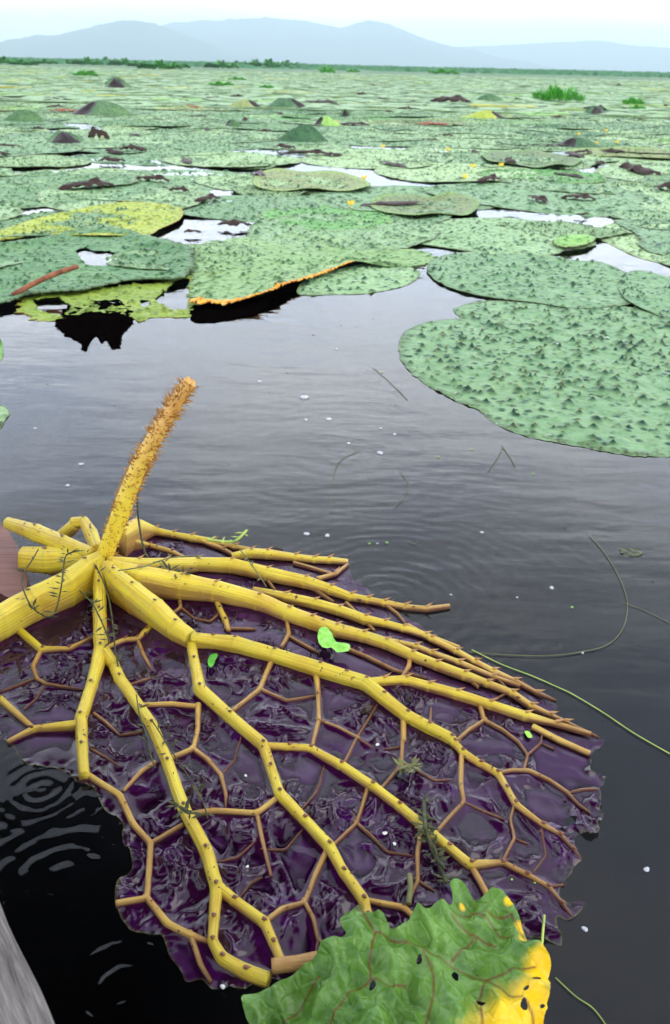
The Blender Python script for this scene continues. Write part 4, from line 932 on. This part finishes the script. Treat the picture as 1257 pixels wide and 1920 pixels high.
# ------------------------------------------------------------------ torn green leaf over the lower edge
GO = [(452, 1852), (475, 1838), (511, 1828), (555, 1818), (589, 1806), (605, 1790), (623, 1778), (640, 1780), (648, 1772), (640, 1758), (638, 1742), (650, 1724), (667, 1711), (676, 1714), (682, 1730), (712, 1743), (734, 1765), (756, 1758), (770, 1742), (784, 1731), (796, 1724), (812, 1717), (834, 1714), (846, 1700), (848, 1690), (842, 1676), (854, 1660), (866, 1664), (880, 1676), (897, 1690), (921, 1683), (946, 1693), (958, 1708), (973, 1728), (990, 1757), (984, 1771), (998, 1786), (1012, 1802), (1029, 1823), (1027, 1850), (1026, 1875), (1019, 1920), (1005, 1990), (900, 2040), (700, 2050), (560, 2010), (500, 1960), (470, 1895)]
GZ = .045
gw = smooth_loop(np.array([P(a, b_, GZ) for a, b_ in GO]), 600)[:, :2]; ii = np.arange(600)
gc = gw.mean(0); dn = (gw - gc) / np.linalg.norm(gw - gc, axis=1)[:, None]; gw = gw + dn * (.003 * fbm(ii * .12, ii * 0., 3, 52))[:, None]
GV = [[(667, 1711), (703, 1767), (795, 1800), (850, 1822), (912, 1834), (1001, 1825)], [(912, 1834), (955, 1872), (985, 1890), (1000, 1930)], [(703, 1767), (692, 1810), (695, 1845), (655, 1868), (628, 1900), (600, 1960)], [(790, 1798), (812, 1850), (812, 1878), (800, 1920), (780, 1980)],
      [(845, 1812), (870, 1785), (887, 1767)], [(834, 1714), (890, 1718), (957, 1725), (985, 1755)], [(884, 1712), (920, 1740), (960, 1770)], [(845, 1730), (880, 1760), (930, 1775)], [(912, 1834), (900, 1870), (905, 1930)], [(695, 1845), (730, 1860), (760, 1850)], [(600, 1830), (560, 1870), (520, 1900)]]
gvs = [[P(a, b_, GZ)[:2] for a, b_ in c] for c in GV]
GH = []
for (x, y, rx, ry) in [(785, 1816, 5, 7), (853, 1842, 7, 9), (901, 1881, 9, 6), (980, 1899, 7, 12), (1003, 1855, 9, 6), (984, 1870, 5, 4), (1013, 1906, 5, 5), (698, 1856, 6, 8)]:
    GH.append([P(x + rx * math.cos(a) * (1 + .2 * math.sin(3 * a + x)), y + ry * math.sin(a), GZ)[:2] for a in np.linspace(0, 6.28, 12, endpoint=False)])
gst = {}
def gz(x, y):
    dv = np.full(x.shape, 9.0)
    for c in gvs:
        for i in range(len(c) - 1): dv = np.minimum(dv, segdist(x, y, c[i], c[i + 1])[0])
    db = np.full(x.shape, 9.0)
    for i in range(len(gw)): db = np.minimum(db, segdist(x, y, gw[i], gw[(i + 1) % len(gw)])[0])
    lo = P(470, 1890, GZ)[:2]; hi = P(900, 1780, GZ)[:2]; ax = (hi - lo) / np.linalg.norm(hi - lo); s = (x - lo[0]) * ax[0] + (y - lo[1]) * ax[1]
    z = GZ - .038 * np.clip(1 - s / .16, 0, 1) + .012 * (1 - np.exp(-(dv / .018) ** 2))
    wx = x + .02 * pn(x * 9, y * 9, 61)
    c_ = -(x - lo[0]) * ax[1] + (y - lo[1]) * ax[0]
    z += .013 * (1 - 2 * np.abs(pn(s * 22 + c_ * 12, c_ * 6, 66))) * np.clip(.5 + 2 * fbm(x * 6, y * 6, 2, 68), .15, 1)
    z += .030 * fbm(wx * 9, y * 9, 2, 60) + .010 * (1 - 2 * np.abs(pn(wx * 24, y * 20, 62))) + .002 * fbm(x * 60, y * 60, 2, 64) + .012 * np.exp(-(db / .012) ** 2) * (fbm(x * 26, y * 26, 2, 63))
    gst['vein'] = np.exp(-(dv / .0013) ** 2)
    gst['vein'] = np.clip(gst['vein'], 0, 1)
    yw = np.zeros(x.shape)
    for (px, py, rd) in [(1022, 1845, .030), (1000, 1900, .042), (960, 1912, .03), (1018, 1820, .022), (985, 1765, .012), (975, 1740, .009), (952, 1705, .008), (868, 1701, .006), (975, 1960, .07)]:
        c = P(px, py, GZ); yw = np.maximum(yw, np.exp(-(((x - c[0]) ** 2 + (y - c[1]) ** 2) / rd ** 2)))
    gst['yellow'] = yw
    return z
gv, gf = clip_grid(gw, .0017, gz, GH)
gl_ = mk('torn_leaf', gv, gf, M_green, attr=gst, origin=(gc[0], gc[1], 0))
tag(gl_, 'torn green leaf with red veins and yellow blotched margin at the bottom of the photo', 'leaf')
# rolled pale stub beside it
pp = [P(510, 1812, .02), P(560, 1806, .022), P(598, 1798, .024)]
v, f, uv = tube(resample(np.array(pp), .006), np.full(len(resample(np.array(pp), .006)), .010), 14, .8); mb = MB(); mb.add(v, f, uv, .35); o = mb.build('leaf_roll', M_rib); tag(o, 'short pinkish rolled leaf stub at the upper left edge of the torn green leaf', 'stub')

# ------------------------------------------------------------------ sprigs, filaments, scraps
def line(name, px, wd, m, label, cat, z=.003, group=None, leaves=0, seed=0):
    pts = []
    for q in px:
        zz = q[2] if len(q) > 2 else z; pts.append(P(q[0], q[1], zz))
    pts = np.array(pts); k = len(pts)
    t_ = np.linspace(0, k - 1, k * 8); i = np.clip(t_.astype(int), 0, k - 2); f_ = (t_ - i)[:, None]
    A, B, Cc, D = pts[np.clip(i - 1, 0, k - 1)], pts[i], pts[i + 1], pts[np.clip(i + 2, 0, k - 1)]
    sm = .5 * (2 * B + (Cc - A) * f_ + (2 * A - 5 * B + 4 * Cc - D) * f_ ** 2 + (3 * B - A - 3 * Cc + D) * f_ ** 3)
    r = wd * (.32 if m in (M_fil, M_fil2) and name == 'weed_filament' else .5) * mpp(sm.mean(0)); v, f, uv = tube(sm, np.full(len(sm), r), 6); mb = MB(); mb.add(v, f, uv)
    rs = random.Random(seed)
    for j in range(leaves):
        b0 = sm[rs.randrange(2, len(sm) - 1)]; L = rs.uniform(.014, .026); a = rs.random() * 6.28
        d = np.array([math.cos(a), math.sin(a), rs.uniform(-.1, .5)]); d /= np.linalg.norm(d); s = np.cross(d, [0, 0, 1]); s /= np.linalg.norm(s); w_ = L * .13
        up = np.cross(s, d) * w_ * .5
        vv = np.array([b0, b0 + d * L * .5 - s * w_, b0 + d * L * .5 + up, b0 + d * L * .5 + s * w_, b0 + d * L]); mb.add(vv, [[0, 1, 2], [0, 2, 3], [1, 4, 2], [2, 4, 3]])
    o = mb.build(name, m); return tag(o, label, cat, group)
line('pondweed_sprig', [(72, 1030, .10), (62, 1048, .095), (45, 1075, .09), (43, 1100, .085), (58, 1135, .07), (78, 1152, .055), (97, 1157, .045), (108, 1135, .07), (116, 1095, .095), (120, 1060, .105), (126, 1040, .11), (150, 1032, .115)], 3, M_sprig, 'dark pondweed sprig with narrow leaves looped over the thick left rib', 'pondweed', leaves=34, seed=1)
line('pondweed_sprig', [(180, 1060, .10), (196, 1095, .07), (206, 1130, .055), (213, 1180, .045), (216, 1215, .035), (222, 1250, .02)], 3, M_sprig, 'bare dark stem hanging from the hub along the downward rib', 'pondweed', leaves=8, seed=2)
line('pondweed_sprig', [(150, 1108, .05), (172, 1130, .06), (186, 1155, .06), (198, 1182, .05), (206, 1205, .045)], 3, M_sprig, 'short dark sprig lying across the downward rib', 'pondweed', leaves=16, seed=3)
line('pondweed_sprig', [(262, 870, .20), (260, 900, .17), (258, 950, .125), (264, 1000, .085), (272, 1035, .06), (284, 1054, .05)], 4, M_sprig, 'dark green strand hanging down from the spiny stalk', 'pondweed', leaves=6, seed=4)
line('pondweed_sprig', [(222, 1070, .10), (270, 1062, .08), (320, 1046, .065), (376, 1042, .05)], 2.5, M_fil, 'thin olive strand stretched right from the hub', 'pondweed', leaves=2, seed=5)
line('pondweed_sprig', [(305, 1052, .07), (322, 1070, .06), (340, 1080, .055), (345, 1072, .06)], 4, M_sprig, 'tangled green brown sprig on the orange upper rib', 'pondweed', leaves=40, seed=6)
line('pondweed_sprig', [(256, 1303, .035), (262, 1340, .035), (275, 1380, .035), (284, 1420, .03), (292, 1440, .02)], 2.5, M_sprig, 'thin dark stem lying along the long lower rib', 'pondweed', leaves=5, seed=7)
line('pondweed_sprig', [(285, 1350, .035), (320, 1405, .015), (360, 1465, .015), (380, 1500, .02), (390, 1535, .02)], 2.5, M_sprig, 'dark stem with drooping leaves between two lower cross veins', 'pondweed', leaves=14, seed=8)
line('pondweed_sprig', [(332, 1508, .04), (345, 1520, .04), (358, 1524, .035)], 4, M_sprig, 'leafy dark scrap wrapped on the long lower rib', 'pondweed', leaves=16, seed=9)
line('pondweed_sprig', [(795, 1500, .02), (797, 1540, .03), (800, 1560, .03), (815, 1600, .012), (838, 1655, .01)], 9, M_sprig, 'muddy black weed clump across the right middle rib', 'pondweed', leaves=40, seed=10)
line('pondweed_sprig', [(748, 1444, .015), (765, 1434, .02), (780, 1440, .02)], 5, M_fil, 'small olive weed tangle on a thin cross vein', 'pondweed', leaves=24, seed=11)
line('pondweed_sprig', [(388, 1012, .03), (430, 1016, .03), (445, 1012, .04), (463, 994, .05)], 5, M_fil2, 'small fresh green sprig at the far edge of the overturned leaf', 'pondweed', leaves=12, seed=12)
line('pondweed_sprig', [(450, 1030, .03), (480, 1070, .03), (500, 1100, .02)], 2.5, M_fil, 'thin green strand crossing the upper ribs', 'pondweed', leaves=3, seed=14)
line('grass_blade', [(768, 1640, .01), (770, 1665, .012), (766, 1695, .012)], 11, M_fil, 'flat grey green grass blade lying on the lower purple part', 'grass blade')
line('weed_filament', [(1105, 1003), (1130, 1030), (1158, 1075), (1176, 1125), (1170, 1175), (1140, 1208), (1090, 1222), (1030, 1229), (960, 1228), (880, 1222)], 2.2, M_fil, 'long thin olive filament curving on the water at right', 'filament')
line('weed_filament', [(885, 1218), (940, 1245), (1000, 1268), (1050, 1290), (1075, 1302), (1130, 1335), (1190, 1375), (1265, 1418)], 3, M_fil2, 'long pale green filament running to the right border', 'filament')
line('weed_filament', [(1042, 1833), (1080, 1868), (1112, 1890), (1137, 1922)], 3, M_fil2, 'short pale green filament at the bottom right', 'filament')
line('straw', [(1021, 1716, .01), (1018, 1752, .012), (1015, 1792, .012)], 5, M_fil2, 'straight yellow green straw near the lower right edge of the overturned leaf', 'straw')
for i, c in enumerate([[(750, 884), (766, 908), (760, 930), (738, 953)], [(672, 846), (640, 862), (626, 890), (622, 920), (621, 960)], [(944, 835), (935, 855), (915, 884)], [(940, 835), (955, 855), (966, 875)], [(1170, 1130), (1210, 1145), (1257, 1168)], [(764, 1012), (776, 1021), (785, 1012)], [(700, 690), (730, 715), (765, 750)]]):
    line('weed_filament', c, 1.7, M_fil, ['angled thin filament floating right of centre', 'faint hooked filament floating left of the angled one', 'faint filament below the large right pad, left fork', 'faint filament below the large right pad, right fork', 'faint straight filament at the right border', 'tiny v-shaped filament above the leaf', 'faint filament left of the large right pad'][i], 'filament', z=.002)
# green scrap on the ribs
def scrap(px, m, label, cat, z, name, st=.002):
    w_ = smooth_loop(np.array([P(a, b_, z) for a, b_ in px]), 80)[:, :2]; c = w_.mean(0)
    v, f = clip_grid(w_, st, lambda x, y: z + .004 * fbm(x * 60, y * 60, 2, 70)); return tag(mk(name, v, f, m, origin=(c[0], c[1], 0)), label, cat)
scrap([(596, 1196), (600, 1180), (612, 1176), (622, 1186), (630, 1202), (648, 1204), (657, 1212), (652, 1221), (632, 1222), (622, 1214), (606, 1214)], simple('fresh_scrap', (.18, .50, .05), (.32, .62, .12), 60, .45), 'light green leaf scrap resting on the upper right ribs', 'leaf scrap', .026, 'leaf_scrap')
scrap([(984, 1372), (990, 1370), (996, 1374), (998, 1382), (990, 1384), (986, 1378)], M_duck, 'tiny green leaflet on the right part of the purple leaf', 'leaf scrap', .004, 'leaf_scrap')
scrap([(394, 1228), (408, 1226), (404, 1240), (396, 1250), (390, 1244)], M_weed, 'dark green scrap in the black pool below the long rib', 'leaf scrap', .012, 'leaf_scrap')
scrap([(1160, 1030), (1180, 1028), (1200, 1030), (1206, 1038), (1190, 1044), (1168, 1040)], M_sprig, 'sunken olive weed tuft near the right border', 'pondweed', .001, 'pondweed_clump')
# snails on the leaf
for (x, y, s, lab) in [(689, 1330, 12, 'dark brown snail shell on the purple leaf below the long rib')]:
    q = P(x, y, .010); n, m = 18, 26; v = []
    r0 = s * mpp(q)
    for j in range(m):
        t_ = j / (m - 1); rr_ = r0 * .8 * math.sin(math.pi * (t_ * .93 + .06)) ** .75 * (1 - .3 * t_)
        for i in range(n):
            a = 6.2832 * i / n + t_ * 2; v.append([(t_ - .5) * r0 * 2.6, rr_ * math.cos(a) * (1 + .05 * math.sin(t_ * 30)), rr_ * math.sin(a) * .9])
    f = [[j * n + i, j * n + (i + 1) % n, (j + 1) * n + (i + 1) % n, (j + 1) * n + i] for j in range(m - 1) for i in range(n)] + [list(range(n)), [(m - 1) * n + i for i in range(n)][::-1]]
    o = mk('snail', v, f, simple('snail_shell', (.012, .006, .005), (.05, .03, .02), 80, .25)); o.location = q; o.rotation_euler = (0, 0, .7); tag(o, lab, 'snail')
# white crumbs, duckweed, bubbles
M_white = simple('white_crumb', (.6, .6, .55), (.8, .8, .75), 90, .6)
def blob(name, m, px, r, zs, label, cat, group, z=.002, seed=1):
    n, mm = 10, 6; rs = random.Random(seed); v = []
    for j in range(mm + 1):
        th = math.pi * j / mm
        for i in range(n):
            a = 6.2832 * i / n; k = 1 + .18 * math.sin(a * 2 + seed) + .1 * math.sin(3 * a); v.append([r * k * math.sin(th) * math.cos(a), r * k * math.sin(th) * math.sin(a), r * zs * math.cos(th)])
    f = [[j * n + i, j * n + (i + 1) % n, (j + 1) * n + (i + 1) % n, (j + 1) * n + i] for j in range(mm) for i in range(n)]
    p0 = mk(name, v, f, m)
    for i, q in enumerate(px):
        o = p0 if i == 0 else p0.copy()
        if i: C.objects.link(o)
        w_ = P(q[0], q[1], z); o.location = w_; s = (q[2] if len(q) > 2 else 1) * mpp(w_) / .001; o.scale = (s, s, s); o.rotation_euler = (0, 0, i * 1.7)
        tag(o, label, cat, group)
blob('crumb', M_white, [(722, 1562, 1.3), (740, 1582, 1), (708, 1396, 1), (461, 1454, .8), (464, 1625, .9), (418, 1850, 1.4)], .0035, .5, 'small white crumb lying on the wet purple leaf', 'crumb', 'white crumbs on the purple leaf', z=.008)
blob('duckweed', M_duck, [(822, 856), (1000, 888), (693, 1019), (726, 1017), (1073, 1138), (1003, 1655), (960, 1649), (884, 842), (717, 697)], .0022, .4, 'tiny bright green duckweed leaf floating on dark water', 'duckweed', 'duckweed specks', z=.003)
blob('leaf_fleck', M_brown, [(640, 610), (668, 612), (700, 598), (588, 628), (540, 700), (505, 735), (742, 760), (560, 905), (1060, 990), (930, 1040), (1200, 1210), (1150, 1500), (1190, 1720), (890, 930), (812, 960), (430, 870), (330, 930), (90, 720), (215, 760), (1130, 1350), (1225, 1090)], .0016, .35, 'tiny dark fleck floating on the open water', 'fleck', 'dark flecks on the open water', z=.001, seed=4)
M_bub, t, b, o = newmat('bubble_film'); b.inputs['Base Color'].default_value = (.85, .87, .9, 1); b.inputs['Roughness'].default_value = .15; b.inputs['Alpha'].default_value = .45
bub = [(571, 745, 2.6), (573, 787, 1.3), (617, 786, 1.8), (714, 803, 1.2), (654, 831, 1.3), (713, 849, 2), (740, 814, 1.2), (575, 1001, 1.9), (614, 1004, 1.8), (904, 998, 1.2), (1035, 1102, 1.6), (152, 870, 1.8), (127, 910, 1.6), (487, 715, 1.2), (66, 803, 1.3), (1213, 1630, 2), (1097, 1742, 2), (631, 654, 1.2), (708, 1019, .8), (970, 1120, .8), (846, 1115, .8), (1093, 1224, 1.0)]
blob('bubble', M_bub, bub, .0028, .55, 'small white air bubble floating on the open water', 'bubble', 'bubbles on the water', z=.001)

# ------------------------------------------------------------------ oar, boat, added sky blockers
oc = P(20, 1050, .03)
ol = np.array([P(a, b_, .035) for a, b_ in [(-60, 960), (0, 980), (25, 1010), (42, 1045), (52, 1085), (44, 1112), (20, 1122), (0, 1112), (-60, 1092), (-130, 1060), (-130, 940)]])
lp = smooth_loop(ol, 80)
oar = empty('oar', (oc[0], oc[1], 0), 'reddish brown wooden oar blade floating behind the thick left rib', 'oar')
v = np.vstack([lp, lp - [0, 0, .022], [lp.mean(0)], [lp.mean(0) - [0, 0, .022]]]); n = 80
f = [[i, (i + 1) % n, n + (i + 1) % n, n + i][::-1] for i in range(n)] + [[2 * n, i, (i + 1) % n] for i in range(n)] + [[2 * n + 1, n + (i + 1) % n, n + i] for i in range(n)]
mk('blade', v, f, M_red, oar, smooth=False)
s0, s1 = P(-110, 1000, .03), P(-110, 1000, .03) + np.array([-1.1, -.55, .32]); v, f, uv = tube([s0, (s0 + s1) / 2, s1], [.017, .016, .018], 12); mk('shaft', v, f, M_red, oar)

GA, GB = P(105, 1920, .18), P(0, 1680, .18)
bd = (GB - GA)[:2]; bd /= np.linalg.norm(bd); br_ang = math.atan2(bd[1], bd[0]); rgt = np.array([bd[1], -bd[0]])
HW = .46; org_ = GA[:2] - rgt * HW          # on the centre line
boat = empty('wooden_boat', (org_[0], org_[1], 0), 'weathered grey wooden boat with its side rail at the bottom left corner', 'boat')
boat.rotation_euler = (0, 0, br_ang)
def bmk(name, v, f, m, smooth=False):
    o = mk(name, v, f, m, smooth=smooth); o.parent = boat; o.location = (0, 0, 0); return o
S = np.linspace(-2.6, 2.9, 40)
def hw(s): return HW * max(.02, 1 - abs((s - .1) / 2.85) ** 4)
def shz(s): return .18 + .02 * ((s - .1) / 1.4) ** 4 * .4
prof = [(1, .70), (.93, .35), (.72, -.25), (.35, -.55), (0, -.62)]
v = []; f = []
full = prof + [(-a, b_) for a, b_ in prof[-2::-1]]; K = len(full)
for s in S:
    for (a, b_) in full: v.append([s, a * (hw(s) - .02), shz(s) * b_ if b_ > 0 else .18 * b_])
for s in S:
    for (a, b_) in full: v.append([s, a * max(.004, hw(s) - .05), (shz(s) * b_ if b_ > 0 else .18 * b_) + .025 * (b_ < 1)])
n0 = len(S) * K
for i in range(len(S) - 1):
    for j in range(K - 1):
        a = i * K + j; f.append([a, a + K, a + K + 1, a + 1]); f.append([n0 + a, n0 + a + 1, n0 + a + K + 1, n0 + a + K])
    f.append([i * K, n0 + i * K, n0 + (i + 1) * K, (i + 1) * K]); f.append([i * K + K - 1, (i + 1) * K + K - 1, n0 + (i + 1) * K + K - 1, n0 + i * K + K - 1])
bmk('hull', v, f, M_hull)
for sg in (1, -1):
    v = []; f = []
    SS = np.linspace(-2.6, 2.9, 240)
    for i, s in enumerate(SS):
        wv = hw(s) + .002 * pn(s * 11, sg * 3.0) + .003 * pn(s * 4, sg * 5.0); z1 = shz(s) + .001 * pn(s * 30, 1.0); iw = max(wv - .26, 0)
        c = [(wv - .004, z1), (wv, z1 - .007), (wv - .003, z1 - .045), (iw, z1 - .045), (iw - .001, z1 - .004), (iw + .006, z1)]
        c = [(a, b_ + (.0015 * pn(s * 60, j * 1.3))) for j, (a, b_) in enumerate(c)]
        v += [[s, sg * a, b_] for a, b_ in c]
    for i in range(239):
        for j in range(6): a, b2 = i * 6 + j, i * 6 + (j + 1) % 6; f.append([a, b2, b2 + 6, a + 6])
    f += [[0, 1, 2, 3, 4, 5], [239 * 6 + j for j in range(5, -1, -1)]]
    bmk('gunwale', v, f, M_grey)
for s in (-1.4, -.3, 1.3):
    v, f = boxv((s, 0, .13), .22, 2 * hw(s) - .10, .028); bmk('seat', v, f, M_grey)
# black canopy on a pole, added unseen to keep sky out of near water
UC = np.array([-.84, 1.92, 1.98]); UR = 1.0
um = empty('sky_blocker', (UC[0] - .75, UC[1] - .35, .1), 'large black canopy on a pole, added unseen to block the sky', 'sky_blocker')
v = []; n = 48; 
for j in range(9):
    t_ = j / 8
    for i in range(n):
        a = 6.2832 * i / n; sc_ = 1 - .05 * t_ * (1 - abs(math.cos(4 * a))); v.append([UC[0] + UR * t_ * sc_ * math.cos(a), UC[1] + UR * t_ * sc_ * math.sin(a), UC[2] + .20 * (1 - t_ * t_)])
f = [[j * n + i, j * n + (i + 1) % n, (j + 1) * n + (i + 1) % n, (j + 1) * n + i] for j in range(8) for i in range(n)]
mk('canopy', v, f, M_cloth, um)
v, f, uv = tube([(UC[0] - .75, UC[1] - .35, .1), (UC[0] - .4, UC[1] - .2, 1.2), (UC[0], UC[1], UC[2] + .26)], [.012, .012, .010], 10); mk('pole', v, f, M_metal, um)
for k in range(8):
    a = k * math.pi / 4; pts = [[UC[0] + UR * t_ * math.cos(a) * .99, UC[1] + UR * t_ * math.sin(a) * .99, UC[2] - .006 + .20 * (1 - t_ * t_)] for t_ in np.linspace(0, 1, 9)]
    v, f, uv = tube(pts, [.003] * 9, 6); mk('rib', v, f, M_metal, um)

for o_ in [um]:
    c2 = copy_tree(o_); c2['label'] = 'second black canopy on a pole, added unseen to darken the leaf reflections'
    c2.location = (o_.location[0] + .70, o_.location[1] - 2.12, o_.location[2] - .20)  # second canopy added overhead for shade and dark reflections on the leaf
# ------------------------------------------------------------------ haze
M_haze = bpy.data.materials.new('haze_air'); M_haze.use_nodes = True; t = M_haze.node_tree; t.nodes.clear()
ho = N(t, 'ShaderNodeOutputMaterial'); pv = N(t, 'ShaderNodeVolumePrincipled'); pv.inputs['Color'].default_value = (.76, .95, 1.0, 1); pv.inputs['Density'].default_value = .00038
pv.inputs['Anisotropy'].default_value = 0.0; t.links.new(pv.outputs[0], ho.inputs['Volume'])
v, f = boxv((0, 0, 159), 17200, 17200, 322); tag(mk('haze', v, f, M_haze, smooth=False), kind='stuff')
